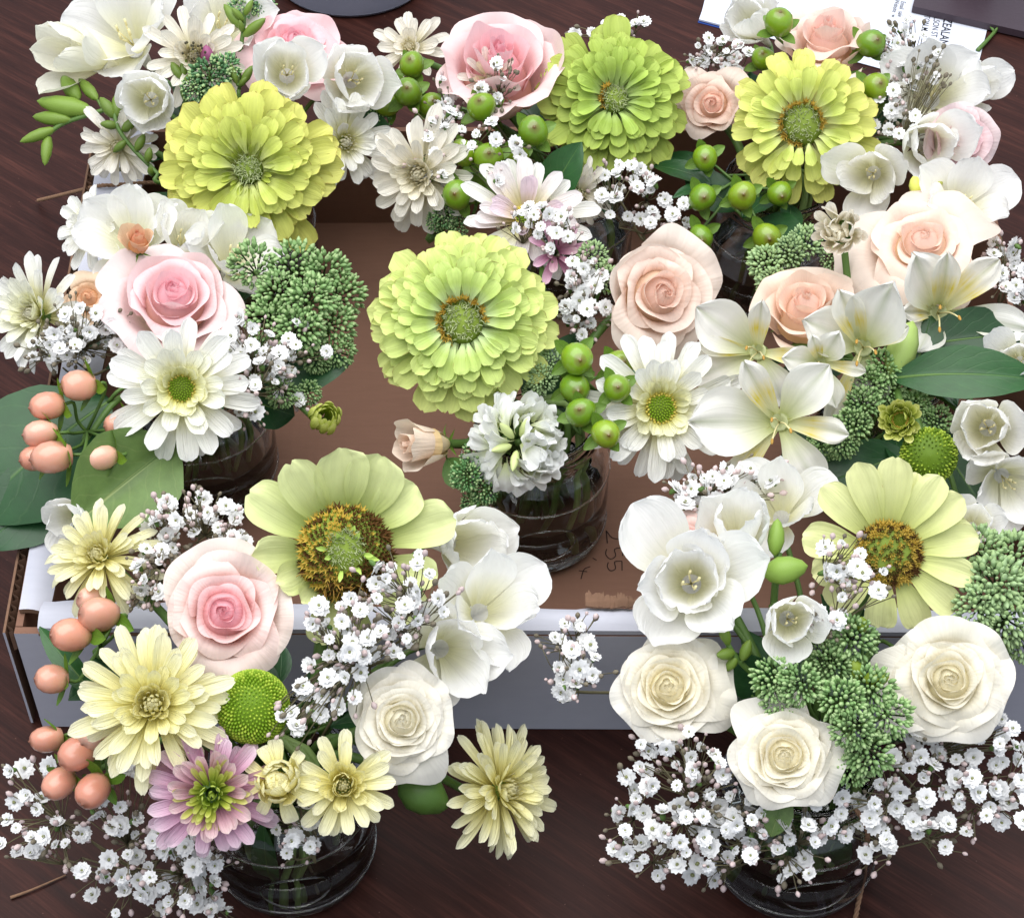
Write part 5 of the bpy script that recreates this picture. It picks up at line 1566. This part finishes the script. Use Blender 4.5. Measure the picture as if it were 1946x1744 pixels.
gyp('baby\'s breath tips above the deeper green zinnia', 'TM', [((0.0599, 0.3016, 0.14), 0.0256, 0.0070, 0.0100, 8)], buds=1.5)
gyp('baby\'s breath cushion beside the small peach rose', 'TR', [((0.125, 0.2743, 0.14), 0.0195, 0.0113, 0.0120, 17)], buds=1.8)
gyp('baby\'s breath in front of the printed paper', 'TR', [((0.2305, 0.2734, 0.15), 0.0156, 0.0144, 0.0120, 13), ((0.2313, 0.2526, 0.146), 0.0155, 0.0155, 0.0120, 9), ((0.2194, 0.2227, 0.136), 0.0104, 0.0141, 0.0100, 7)], buds=1.6)
gyp('wiry dark-budded baby\'s breath twigs across white freesia petals', 'TR', [((0.2434, 0.24, 0.155), 0.0137, 0.0153, 0.0080, 4), ((0.2309, 0.2023, 0.142), 0.0120, 0.0120, 0.0080, 4)], buds=4.0, dark=True)
gyp('baby\'s breath beside the small buff-peach rose', 'ML', [((-0.2188, 0.0374, 0.138), 0.0230, 0.0122, 0.0120, 18), ((-0.2315, 0.0321, 0.13), 0.0190, 0.0098, 0.0120, 13)], buds=2.0, dark=True)
gyp('baby\'s breath between the white daisy and broad sedum head', 'ML', [((-0.1337, 0.0191, 0.146), 0.0117, 0.0133, 0.0120, 13), ((-0.1192, 0.0139, 0.14), 0.0120, 0.0146, 0.0120, 13), ((-0.1323, -0.0066, 0.136), 0.0105, 0.0118, 0.0100, 8), ((-0.1077, 0.0336, 0.136), 0.0162, 0.0162, 0.0100, 4), ((-0.1123, 0.0155, 0.112), 0.0092, 0.0082, 0.0060, 3)], buds=1.5)
gyp('baby\'s breath between the lime zinnia and peach rose', 'C', [((0.0385, 0.0869, 0.132), 0.0118, 0.0127, 0.0100, 13), ((0.0381, 0.0624, 0.126), 0.0111, 0.0125, 0.0100, 12)], buds=1.8)
gyp('baby\'s breath on top of the mauve-tinged chrysanthemum', 'C', [((0.0163, 0.1209, 0.14), 0.0177, 0.0092, 0.0100, 18), ((0.0248, 0.1102, 0.136), 0.0114, 0.0071, 0.0100, 7)], buds=1.2)
gyp('baby\'s breath edging the wide peach rose over dark wood', 'R', [((0.2653, 0.1087, 0.128), 0.0114, 0.0086, 0.0100, 7), ((0.2683, 0.0831, 0.126), 0.0096, 0.0127, 0.0100, 11)], buds=1.3)
gyp('baby\'s breath behind the cream-edged rose below the folded olive leaf', 'FL', [((-0.1506, -0.0924, 0.142), 0.0209, 0.0118, 0.0140, 18), ((-0.1313, -0.0953, 0.136), 0.0123, 0.0099, 0.0120, 7), ((-0.1669, -0.124, 0.136), 0.0101, 0.0169, 0.0120, 12), ((-0.1651, -0.1048, 0.132), 0.0123, 0.0098, 0.0120, 5)], buds=2.2)
gyp('dense baby\'s breath across the huge brown disc zinnia', 'FL', [((-0.0491, -0.1473, 0.166), 0.0138, 0.0092, 0.0100, 9), ((-0.0397, -0.16, 0.158), 0.0138, 0.0103, 0.0120, 9), ((-0.0645, -0.1675, 0.16), 0.0137, 0.0114, 0.0120, 9), ((-0.0849, -0.1717, 0.158), 0.0102, 0.0102, 0.0100, 5), ((-0.0735, -0.1798, 0.15), 0.0159, 0.0137, 0.0120, 13), ((-0.0801, -0.1949, 0.14), 0.0136, 0.0102, 0.0100, 8), ((-0.0929, -0.2072, 0.138), 0.0072, 0.0072, 0.0080, 4), ((-0.0533, -0.1726, 0.15), 0.0137, 0.0092, 0.0100, 7)], buds=1.8)
gyp('loose baby\'s breath cascading onto the bare table below peach berries', 'FL', [((-0.2156, -0.2042, 0.085), 0.0113, 0.0142, 0.0120, 8), ((-0.2038, -0.2179, 0.072), 0.0260, 0.0094, 0.0140, 9), ((-0.1751, -0.2199, 0.088), 0.0163, 0.0116, 0.0120, 8), ((-0.157, -0.2271, 0.078), 0.0210, 0.0128, 0.0140, 12), ((-0.2177, -0.2187, 0.06), 0.0143, 0.0081, 0.0120, 5), ((-0.18, -0.2323, 0.06), 0.0189, 0.0094, 0.0120, 8), ((-0.1534, -0.2391, 0.058), 0.0235, 0.0117, 0.0140, 13), ((-0.136, -0.2285, 0.076), 0.0140, 0.0140, 0.0120, 8), ((-0.1751, -0.238, 0.04), 0.0191, 0.0072, 0.0120, 7), ((-0.1367, -0.2393, 0.04), 0.0143, 0.0072, 0.0100, 5), ((-0.1651, -0.2084, 0.112), 0.0092, 0.0069, 0.0100, 3)], buds=1.3)
gyp('baby\'s breath hanging inside the shoulder of the front jar under yellow flowers', 'FL', [((-0.0947, -0.2345, 0.09), 0.0138, 0.0092, 0.0080, 8), ((-0.0831, -0.2303, 0.096), 0.0137, 0.0069, 0.0080, 5)], buds=.8)
gyp('baby\'s breath cushion behind the blush rose', 'FR', [((0.0908, -0.081, 0.144), 0.0173, 0.0094, 0.0120, 18), ((0.1118, -0.0691, 0.142), 0.0150, 0.0070, 0.0120, 11), ((0.0788, -0.0838, 0.136), 0.0065, 0.0055, 0.0100, 4)], buds=2.0)
gyp('small baby\'s breath sprig over the front tray wall', 'FR', [((0.0279, -0.1511, 0.124), 0.0100, 0.0067, 0.0080, 8), ((0.0289, -0.1644, 0.12), 0.0109, 0.0099, 0.0080, 9), ((0.0253, -0.1731, 0.114), 0.0080, 0.0047, 0.0080, 3)], buds=1.6, mind=.0072)
gyp('few baby\'s breath florets across the pale yellow zinnia disc', 'FR', [((0.1467, -0.1348, 0.16), 0.0105, 0.0140, 0.0080, 8), ((0.1405, -0.1596, 0.15), 0.0139, 0.0093, 0.0080, 5), ((0.1541, -0.1485, 0.162), 0.0092, 0.0092, 0.0060, 3)], buds=2.4)
gyp('baby\'s breath between the two lower cream roses and the front jar', 'FR', [((0.0782, -0.1987, 0.11), 0.0186, 0.0084, 0.0120, 8), ((0.06, -0.203, 0.1), 0.0140, 0.0140, 0.0120, 8), ((0.0846, -0.2119, 0.105), 0.0161, 0.0115, 0.0120, 9), ((0.0553, -0.218, 0.085), 0.0140, 0.0117, 0.0120, 8), ((0.0757, -0.2253, 0.088), 0.0162, 0.0116, 0.0120, 11), ((0.0988, -0.2224, 0.092), 0.0162, 0.0093, 0.0120, 9)], buds=1.2)
gyp('baby\'s breath hanging in front of the jar with the dangling twine', 'FR', [((0.0879, -0.2306, 0.075), 0.0210, 0.0117, 0.0120, 13), ((0.0586, -0.2226, 0.062), 0.0166, 0.0119, 0.0120, 8), ((0.1107, -0.231, 0.08), 0.0186, 0.0104, 0.0120, 9), ((0.129, -0.2253, 0.088), 0.0139, 0.0104, 0.0120, 8), ((0.1233, -0.2359, 0.066), 0.0140, 0.0082, 0.0100, 5), ((0.0809, -0.226, 0.045), 0.0216, 0.0072, 0.0100, 5)], buds=1.0)
gyp('pale baby\'s breath beneath the cream rose by grey-green sedum', 'FR', [((0.1857, -0.189, 0.1), 0.0189, 0.0094, 0.0140, 11), ((0.2098, -0.1912, 0.095), 0.0189, 0.0118, 0.0140, 11), ((0.1751, -0.206, 0.092), 0.0164, 0.0117, 0.0140, 9), ((0.1995, -0.207, 0.085), 0.0188, 0.0118, 0.0140, 9), ((0.1549, -0.217, 0.092), 0.0139, 0.0093, 0.0120, 7), ((0.2219, -0.1925, 0.105), 0.0080, 0.0094, 0.0100, 4)], buds=1.0)
gyp('baby\'s breath reaching furthest over the bare table beneath cream roses', 'FR', [((0.1864, -0.2167, 0.07), 0.0189, 0.0118, 0.0120, 11), ((0.168, -0.2231, 0.076), 0.0141, 0.0117, 0.0120, 7), ((0.2186, -0.2135, 0.078), 0.0141, 0.0118, 0.0120, 9), ((0.2243, -0.1992, 0.086), 0.0095, 0.0095, 0.0120, 5), ((0.1565, -0.2261, 0.072), 0.0117, 0.0094, 0.0100, 5)], buds=1.0)

# ------------------------------------------------------------------ leaves and buds
leaf('huge dark green leaf behind the peach berries', 'ML', (-0.2052, 0.0057, 0.118), (-0.2747, -0.0457, 0.085), (-0.2794, -0.465, 0.8401), 0.0770, .10, .12)
leaf('dark leaf low under the peach berries at tray edge', 'ML', (-0.2162, -0.0169, 0.095), (-0.2672, -0.0624, 0.08), (-0.2873, -0.6532, 0.7005), 0.0452, .10, .15, tone=(.8, .9, .95))
leaf('olive leaf folded upwards beside the white daisy and berries', 'ML', (-0.167, -0.0277, 0.122), (-0.21, -0.0814, 0.12), (0.4778, -0.4972, 0.7242), 0.0522, -.16, .55, M_LEAF_L, twist=-.3)
leaf('dark leaf tucked behind the white daisy and broad sedum', 'ML', (-0.1365, 0.0342, 0.105), (-0.0848, 0.0358, 0.115), (0.0966, -0.482, 0.8708), 0.0302, .1, .2, tone=(.8, .95, .9))
leaf('dark leaf drooping beside the leaning stalks under the sedum', 'ML', (-0.1388, 0.0236, 0.1), (-0.1154, 0.0267, 0.085), (0.286, -0.5805, 0.7623), 0.0247, .1, .2, tone=(.7, .85, .8))
leaf('upright green leaf beside green berries under the deeper green zinnia', 'TM', (0.0172, 0.1684, 0.11), (0.0392, 0.1838, 0.145), (-0.1952, -0.5942, 0.7803), 0.0255, .05, .25, tone=(1, 1.1, .9))
leaf('yellow-green leaf cupping the green berries in baby\'s breath', 'TM', (-0.0224, 0.1995, 0.11), (0.0051, 0.1627, 0.105), (0.0976, -0.5228, 0.8468), 0.0210, .1, .25, M_SEPAL)
leaf('small green leaf under the lowest green berry beside cream petals', 'TM', (-0.0206, 0.1768, 0.105), (-0.0219, 0.1806, 0.125), (0.1925, -0.5155, 0.835), 0.0135, .1, .25, M_SEPAL)
leaf('long glossy leaf curving outwards beside the small white freesia', 'R', (0.1915, 0.0089, 0.13), (0.2679, 0.0019, 0.135), (-0.0471, -0.4017, 0.9146), 0.0295, .22, .25, tone=(1.05, 1.1, .95))
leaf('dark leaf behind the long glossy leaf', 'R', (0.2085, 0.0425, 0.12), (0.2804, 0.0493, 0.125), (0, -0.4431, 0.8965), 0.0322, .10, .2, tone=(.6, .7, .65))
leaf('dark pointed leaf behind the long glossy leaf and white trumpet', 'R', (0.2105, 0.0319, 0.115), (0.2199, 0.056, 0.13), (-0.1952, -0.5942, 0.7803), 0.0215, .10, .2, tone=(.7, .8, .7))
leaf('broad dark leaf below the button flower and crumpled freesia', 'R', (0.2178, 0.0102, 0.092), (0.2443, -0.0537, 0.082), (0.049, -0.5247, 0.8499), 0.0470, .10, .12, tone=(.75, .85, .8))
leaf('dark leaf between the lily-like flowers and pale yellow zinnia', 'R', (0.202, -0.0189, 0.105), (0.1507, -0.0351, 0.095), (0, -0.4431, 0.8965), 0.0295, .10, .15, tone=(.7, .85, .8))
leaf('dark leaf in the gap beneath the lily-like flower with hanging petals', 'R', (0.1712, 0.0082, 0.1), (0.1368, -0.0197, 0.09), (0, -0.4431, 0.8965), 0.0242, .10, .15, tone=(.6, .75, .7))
leaf('narrow green leaf hanging between orange-peach berries', 'FL', (-0.1864, -0.1724, 0.105), (-0.2168, -0.1404, 0.118), (-0.0976, -0.5228, 0.8468), 0.0117, .12, .35, tone=(1.1, 1.2, .8))
leaf('dark leaf behind the orange-peach berries and yellow chrysanthemum', 'FL', (-0.1766, -0.1449, 0.1), (-0.2021, -0.1688, 0.1), (-0.1925, -0.5155, 0.835), 0.0188, .1, .2)
leaf('upright green leaf pressed inside the front jar under yellow flowers', 'FL', (-0.1123, -0.2166, 0.015), (-0.11, -0.2234, 0.085), (-0.0953, -0.4411, 0.8924), 0.0133, .05, .2, tone=(1, 1.1, .8))
leaf('dark leaf inside the jar ringed by hanging baby\'s breath', 'FR', (0.1465, -0.2043, 0.018), (0.1498, -0.2198, 0.075), (-0.0953, -0.4411, 0.8924), 0.0193, .05, .2, tone=(.9, 1, .8))
leaf('green leaf under the lowest cream rose', 'FR', (0.1193, -0.2168, 0.1), (0.1136, -0.2314, 0.085), (0, -0.5253, 0.8509), 0.0138, .1, .25, M_LEAF_L)
leaf('dark leaf under the pale yellow single zinnia', 'FR', (0.1625, -0.1372, 0.11), (0.1413, -0.1315, 0.13), (0, -0.5253, 0.8509), 0.0192, .1, .2)
leaf('dark leaf between the cream rose and grey-green sedum', 'FR', (0.1771, -0.1426, 0.105), (0.215, -0.1532, 0.115), (0, -0.5253, 0.8509), 0.0215, .1, .2, tone=(.8, .9, .8))
leaf('dark leaf under the small white freesia cup', 'FR', (0.1144, -0.1688, 0.1), (0.1016, -0.157, 0.12), (0, -0.5253, 0.8509), 0.0211, .1, .2, tone=(.7, .8, .7))
leaf('dark leaf between hanging green berries and the tray gap', 'TR', (0.1311, 0.1842, 0.095), (0.1004, 0.1995, 0.11), (0, -0.5253, 0.8509), 0.0244, .1, .2, tone=(.8, .9, .7))
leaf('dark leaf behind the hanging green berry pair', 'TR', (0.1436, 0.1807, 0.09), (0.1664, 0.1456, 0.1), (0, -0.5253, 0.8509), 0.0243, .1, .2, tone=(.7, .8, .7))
leaf('dark leaf beside green berries by the printed paper', 'TR', (0.2091, 0.2343, 0.11), (0.2354, 0.2644, 0.13), (0, -0.5253, 0.8509), 0.0283, .1, .2, tone=(.7, .9, .8))
leaf('dark leaf beneath the glossy green berries beside the white daisy', 'C', (0.0436, 0.0286, 0.095), (0.0571, -0.0105, 0.1), (0.099, -0.6029, 0.7917), 0.0193, .1, .2, tone=(.9, 1, .7))
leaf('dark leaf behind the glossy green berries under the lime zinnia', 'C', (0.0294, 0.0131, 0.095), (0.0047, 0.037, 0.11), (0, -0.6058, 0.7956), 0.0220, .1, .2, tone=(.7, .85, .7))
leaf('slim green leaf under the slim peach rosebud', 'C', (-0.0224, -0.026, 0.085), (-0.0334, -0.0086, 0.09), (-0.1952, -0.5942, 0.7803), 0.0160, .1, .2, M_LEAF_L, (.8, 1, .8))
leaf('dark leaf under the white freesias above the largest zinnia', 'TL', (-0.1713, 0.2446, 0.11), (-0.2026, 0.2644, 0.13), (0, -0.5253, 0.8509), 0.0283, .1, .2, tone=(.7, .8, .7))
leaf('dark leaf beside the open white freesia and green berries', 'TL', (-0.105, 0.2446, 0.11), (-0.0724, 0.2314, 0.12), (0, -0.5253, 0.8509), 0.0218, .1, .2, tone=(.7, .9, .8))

GB = lin(128, 158, 62)
bud_spray('plump green freesia buds reaching out over the bare table', 'TL', [(-0.2288, 0.2316, 0.135), (-0.2431, 0.224, 0.135), (-0.2618, 0.2206, 0.13), (-0.2724, 0.2147, 0.125)],
    [((-0.2448, 0.2256, 0.135), (-0.2775, 0.2317, 0.138), 1, 0.62), ((-0.2535, 0.234, 0.137), (-0.2651, 0.2504, 0.142), 0.85, 0.8), ((-0.2569, 0.2215, 0.132), (-0.2807, 0.2272, 0.13), 0.8, 0.6), ((-0.2663, 0.2183, 0.128), (-0.2864, 0.2111, 0.124), 0.85, 0.55), ((-0.2707, 0.2172, 0.125), (-0.2718, 0.2005, 0.115), 0.75, 0.6), ((-0.2423, 0.2327, 0.138), (-0.2548, 0.2478, 0.142), 0.8, 0.6)], GB, .0014)
bud_spray('arched stalk of tiny closed buds under the white cup-shaped freesia', 'TL', [(-0.2036, 0.1869, 0.12), (-0.217, 0.1959, 0.13), (-0.2261, 0.2051, 0.138), (-0.2299, 0.217, 0.144)],
    [((-0.2284, 0.2124, 0.14), (-0.2376, 0.2216, 0.148), 0.62, 0.8), ((-0.2276, 0.2125, 0.141), (-0.2277, 0.2267, 0.148), 0.62, 0.8), ((-0.2265, 0.2076, 0.138), (-0.2367, 0.2074, 0.14), 0.6, 0.9), ((-0.2243, 0.2053, 0.136), (-0.2156, 0.2097, 0.142), 0.62, 0.9), ((-0.2214, 0.1991, 0.134), (-0.2294, 0.1961, 0.128), 0.6, 0.8), ((-0.2159, 0.1945, 0.13), (-0.2104, 0.2002, 0.138), 0.62, 0.8), ((-0.2091, 0.189, 0.126), (-0.207, 0.1932, 0.134), 0.62, 0.9), ((-0.2077, 0.1876, 0.124), (-0.2075, 0.1895, 0.116), 0.6, 0.9)], GB, .0012)
bud_spray('upright bud sprig in front of the pink rose by grey pot', 'TL', [(-0.1629, 0.2717, 0.14), (-0.1604, 0.2813, 0.152), (-0.1591, 0.2883, 0.162)],
    [((-0.1603, 0.2788, 0.15), (-0.1463, 0.2831, 0.16), 0.75, 0.62), ((-0.1608, 0.2811, 0.154), (-0.1717, 0.2919, 0.164), 0.75, 0.62), ((-0.1596, 0.2833, 0.158), (-0.1661, 0.2851, 0.166), 0.65, 0.7), ((-0.159, 0.2858, 0.16), (-0.154, 0.2903, 0.168), 0.7, 0.7), ((-0.1606, 0.2802, 0.152), (-0.1617, 0.2815, 0.16), 0.62, 0.8)], GB, .0013)
bud_spray('tiny paired buds above the largest zinnia', 'TL', [(-0.1922, 0.2402, 0.14), (-0.1932, 0.2422, 0.146)],
    [((-0.1932, 0.2422, 0.146), (-0.1996, 0.2504, 0.152), 0.62, 0.8), ((-0.1927, 0.2432, 0.146), (-0.1916, 0.2536, 0.152), 0.62, 0.8), ((-0.1917, 0.2398, 0.144), (-0.1865, 0.2418, 0.15), 0.6, 0.9)], GB)
bud_spray('small bud pair over white freesia petals above the largest zinnia', 'TL', [(-0.1598, 0.2402, 0.14), (-0.1591, 0.2384, 0.145)],
    [((-0.1607, 0.2384, 0.145), (-0.1641, 0.2455, 0.154), 0.6, 0.62), ((-0.1576, 0.2384, 0.145), (-0.1511, 0.244, 0.154), 0.6, 0.7), ((-0.1591, 0.2373, 0.144), (-0.1541, 0.2392, 0.15), 0.55, 0.8)], GB)
bud_spray('two big green buds between white freesias and pale yellow zinnia', 'FR', [(0.1191, -0.1377, 0.13), (0.1193, -0.1315, 0.145), (0.1208, -0.1233, 0.15)],
    [((0.1122, -0.1372, 0.152), (0.1315, -0.1377, 0.158), 1.05, 1.05), ((0.1184, -0.1265, 0.152), (0.12, -0.1132, 0.162), 1, 0.78)], lin(134, 166, 70), .0016)
bud_spray('small green buds hanging beside the small white freesia cup', 'FR', [(0.1106, -0.168, 0.115), (0.1002, -0.166, 0.128), (0.0941, -0.1604, 0.136)],
    [((0.0964, -0.1633, 0.134), (0.092, -0.1578, 0.144), 0.8, 0.7), ((0.099, -0.1646, 0.13), (0.0906, -0.1691, 0.134), 0.8, 0.9), ((0.1024, -0.1675, 0.128), (0.1057, -0.1619, 0.136), 0.7, 0.9), ((0.1001, -0.1662, 0.129), (0.0958, -0.1688, 0.122), 0.75, 0.9)], GB, .0013)
bud_spray('round green buds peeping out of the sedum clump by cream rose', 'FR', [(0.1515, -0.1789, 0.118), (0.1549, -0.1762, 0.13)],
    [((0.1527, -0.1791, 0.13), (0.1491, -0.1736, 0.138), 0.9, 1.2), ((0.1544, -0.1805, 0.13), (0.1654, -0.1806, 0.134), 0.9, 1.2), ((0.1556, -0.1606, 0.14), (0.1538, -0.1586, 0.148), 0.9, 1.2)], lin(136, 160, 50))
bud_spray('pointed green leafy bud below the ruffled white rose', 'FL', [(-0.0545, -0.2003, 0.1), (-0.0476, -0.2075, 0.09)],
    [((-0.0499, -0.206, 0.092), (-0.029, -0.2121, 0.078), 0.62, 1.25)], lin(96, 134, 56), .002, 'flower bud', 'rose_bud', None)
bud_spray('pale yellow bud with green tip behind the wide peach rose', 'R', [(0.2299, 0.1419, 0.13), (0.227, 0.1412, 0.138)],
    [((0.2254, 0.1424, 0.14), (0.2209, 0.1494, 0.148), 1.25, 1.3), ((0.2306, 0.1458, 0.138), (0.2379, 0.1521, 0.144), 0.7, 1.1)], lin(200, 204, 96))
bud_spray('green-tipped alstroemeria bud between white petals and glossy leaf', 'R', [(0.196, 0.0114, 0.12), (0.1953, 0.0147, 0.128)],
    [((0.1931, 0.0108, 0.13), (0.2048, 0.0347, 0.146), 1.1, 0.85),], lin(160, 184, 100), .0016)
bud_spray('tiny purple bud beside the dark-tipped stamens', 'TL', [(-0.1769, 0.2474, 0.146), (-0.1775, 0.2498, 0.148)],
    [((-0.1782, 0.2496, 0.15), (-0.1787, 0.2563, 0.16), 1, 1.1)], lin(150, 80, 120), .001, 'flower bud', 'chrysanthemum_bud', None)

# bracts around the closed chrysanthemum bud
SPR = [('TL', 'dark leafy shoot beneath the largest yellow-green zinnia', 7), ('TM', 'dark leafy shoot beneath the deeper green zinnia', 8), ('TR', 'dark leafy shoot behind the hanging round green berries', 8),
       ('ML', 'dark leafy shoot beneath the pink rose and white daisy', 8), ('C', 'dark leafy shoot beneath the orderly lime zinnia', 5), ('R', 'dark leafy shoot beneath the white lily-like flowers', 12),
       ('FL', 'dark leafy shoot beneath the pale yellow chrysanthemums', 9), ('FR', 'dark leafy shoot beneath the cream roses', 10)]
for q, (J, lab, n) in enumerate(SPR):
    leafy_sprig(lab, J, n, 500 + q, arc=(.1, 3.0) if J in ('FL', 'FR', 'C') else (0, 6.283), stalks={'FL': 8, 'FR': 8, 'C': 4, 'ML': 5}.get(J, 3))

def bud_bracts(cn, d, R, mat, tone, label, J, nb=22):
    F = along(cn, d, R)
    t = start('chrysanthemum_bud', label, 'flower bud', J, cn, d, None, .01, .0018)
    for i in range(nb):
        s = i / nb
        me = cached(('bract', i % 5), lambda: grid_mesh('bract', petal_pts(1.5, .42, MPROF, 1.05, 1.05, (1.1, 1.0), .01, 1, i, 8, 5, .2), M_MUM_G))
        part('petal', me, t, F @ place(i * 2.39996, .42 - .28 * s, -.55 + .12 * s, 0, 0, 1 - .18 * s), tone)
bud_bracts((-0.0962, -0.0004, 0.11), (0.2357, -0.4706, 0.8503), 0.0151, M_MUM_G, (1.0, 1.05, .85), 'tight green chrysanthemum bud with incurved petals over the brown tray floor', 'ML')

# ------------------------------------------------------------------ twine, paper, tablet, pot, cut stalk
twine('brown jute twine lying across the tray\'s left flap onto the table', [(-0.1729, 0.2112, 0.092), (-0.1965, 0.2186, 0.086), (-0.2164, 0.2242, 0.0835), (-0.2397, 0.2211, 0.084), (-0.2483, 0.2212, 0.0835), (-0.2673, 0.2433, 0.062), (-0.2914, 0.2775, 0.03), (-0.3141, 0.3063, 0.0025)])
twine('brown jute twine dangling down from the jar ringed by baby\'s breath', [(0.1475, -0.2096, 0.084), (0.1544, -0.2174, 0.082), (0.1586, -0.2219, 0.074), (0.1624, -0.2178, 0.045), (0.165, -0.2149, 0.012), (0.1612, -0.2284, 0.0015)])

paper = thing('printed_paper', 'white printed sheet with address lines lying partly under the dark tablet', 'paper', (0.2453, 0.5304, 0))
def quad_sheet(pts, z0, z1):
    return prism([p[:2] for p in pts], z0, z1)
po = np.array(paper.location)
mb = quad_sheet([(0.1389, 0.5181, 0), (0.3241, 0.4263, 0), (0.3745, 0.5867, 0), (0.1693, 0.6614, 0)], .0006, .0010)
mb.v = [v - po for v in mb.v]
part('sheet', mb.mesh('sheet', M_PAPER, False), paper)
mb = quad_sheet([(0.1379, 0.5154, 0), (0.1723, 0.4994, 0), (0.1997, 0.5867, 0), (0.1632, 0.6086, 0)], .0011, .0024)
mb.v = [v - po for v in mb.v]
part('folded_edge', mb.mesh('folded_edge', M_PAPER, False), paper)
mb = quad_sheet([(0.137, 0.5141, 0), (0.174, 0.4967, 0), (0.1815, 0.5168, 0), (0.1441, 0.5373, 0)], .0001, .0005)
mb.v = [v - po for v in mb.v]
part('blue_backing', mb.mesh('blue_backing', M_BLUE, False), paper)
def printed(txt, start_p, end_p, height, bold=False):
    """line of type starting at start_p and running towards end_p, lying on the sheet"""
    cu = bpy.data.curves.new('type', 'FONT')
    cu.body = txt
    cu.size = height
    cu.resolution_u = 3
    cu.offset = height * (.012 if bold else .003)
    o = bpy.data.objects.new('type', cu)
    COL.objects.link(o)
    dg = bpy.context.evaluated_depsgraph_get()
    me = bpy.data.meshes.new_from_object(o.evaluated_get(dg))
    bpy.data.objects.remove(o)
    me.materials.clear()
    me.materials.append(M_INK)
    d = Vector(end_p) - Vector(start_p)
    M = Matrix.Translation((start_p[0], start_p[1], .00115)) @ Matrix.Rotation(math.atan2(d.y, d.x), 4, 'Z')
    part('printed_line', me, paper, M)
printed('W ZEALAND', (0.3224, 0.5304, 0), (0.3054, 0.4673, 0), 0.0093, True)
printed('5 NELSON ST', (0.3154, 0.5331, 0), (0.2998, 0.4705, 0), 0.0066)
printed('LINGTON MAIL', (0.3087, 0.5359, 0), (0.2935, 0.4738, 0), 0.0062)
printed('Phone', (0.2946, 0.5168, 0), (0.2824, 0.4738, 0), 0.0050)
printed('T', (0.288, 0.5141, 0), (0.2764, 0.4718, 0), 0.0046)
printed('Email  sale', (0.2906, 0.5407, 0), (0.2787, 0.4967, 0), 0.0050)
printed('Website  w', (0.2865, 0.5428, 0), (0.2748, 0.4994, 0), 0.0050)

slab = thing('tablet', 'dark grey flat tablet cover lying over the printed sheet', 'tablet', (0.3517, 0.5582, 0))
so = np.array(slab.location)
mb = quad_sheet([(0.296, 0.5254, 0.007), (0.3845, 0.4878, 0.007), (0.4481, 0.6498, 0.007), (0.3483, 0.6968, 0.007)], .0016, .0070)
mb.v = [v - so for v in mb.v]
part('cover', mb.mesh('cover', M_SLAB, False), slab)
cup = thing('drinking_glass', 'pale clear glass standing on the dark tablet', 'glass', (0.3466, 0.5543, 0.0071))
mb = MB()
mb.lathe([(.0005, 0), (.0138, 0), (.0152, .002), (.0165, .03), (.018, .08), (.0170, .08), (.0155, .03), (.0140, .007), (.0005, .006)], 40)
part('glass', mb.mesh('glass', M_GLASS), cup)
mb = MB()
mb.lathe([(.0003, .0065), (.0134, .0072), (.0150, .03), (.0152, .034), (.0003, .034)], 32)
part('milky_drink', mb.mesh('milky_drink', plain_material('milky_drink', lin(150, 140, 150), .4, .4, .1)), cup)

pot = thing('grey_pot', 'round grey metal pot standing on the table behind the pink rose', 'pot', (-0.1204, 0.5766, 0))
mb = MB()
mb.lathe([(.0005, .0005), (.0545, .0005), (.0575, .0015), (.0590, .004)], 64)
part('base', mb.mesh('base', M_PAILE), pot)
mb = MB()
mb.lathe([(.0590, .0042), (.0600, .012), (.0625, .06), (.0645, .09), (.0630, .09), (.0610, .06), (.0580, .01)], 64)
part('wall', mb.mesh('wall', M_PAIL), pot)

mb = MB()
c0 = (0.3369, 0.4765, 0.0022)
pth = spline([(0.3369, 0.4765, 0.0022), (0.3453, 0.4879, 0.0024), (0.3542, 0.5003, 0.003)], 10)
mb.tube(pth - np.array(c0), np.linspace(.0017, .0013, len(pth)), 8)
for s_ in (1, -1):
    e = np.array((0.3526, 0.4976, 0.003))
    tip = e + np.array([.003 * s_, .004, .002])
    mb.tube(np.array([e, (e + tip) / 2 + (0, 0, .0006), tip]) - np.array(c0), np.array([.0011, .001, .0003]), 6)
solo('cut_stalk', mb.mesh('cut_stalk', M_STEM), 'short cut green stalk lying on the wood beside the printed sheet', 'stalk', None, c0)
mb = MB()
c0 = (-0.2396, -0.2128, 0.0012)
pth = spline([(-0.2396, -0.2128, 0.0012), (-0.2301, -0.2088, 0.0016), (-0.2151, -0.2005, 0.0012)], 12)
mb.tube(pth - np.array(c0), np.linspace(.0009, .0004, len(pth)), 6)
solo('dry_stalk', mb.mesh('dry_stalk', M_TWINE), 'thin dry brown stalk lying on the bare wood beneath baby\'s breath', 'stalk', None, c0)
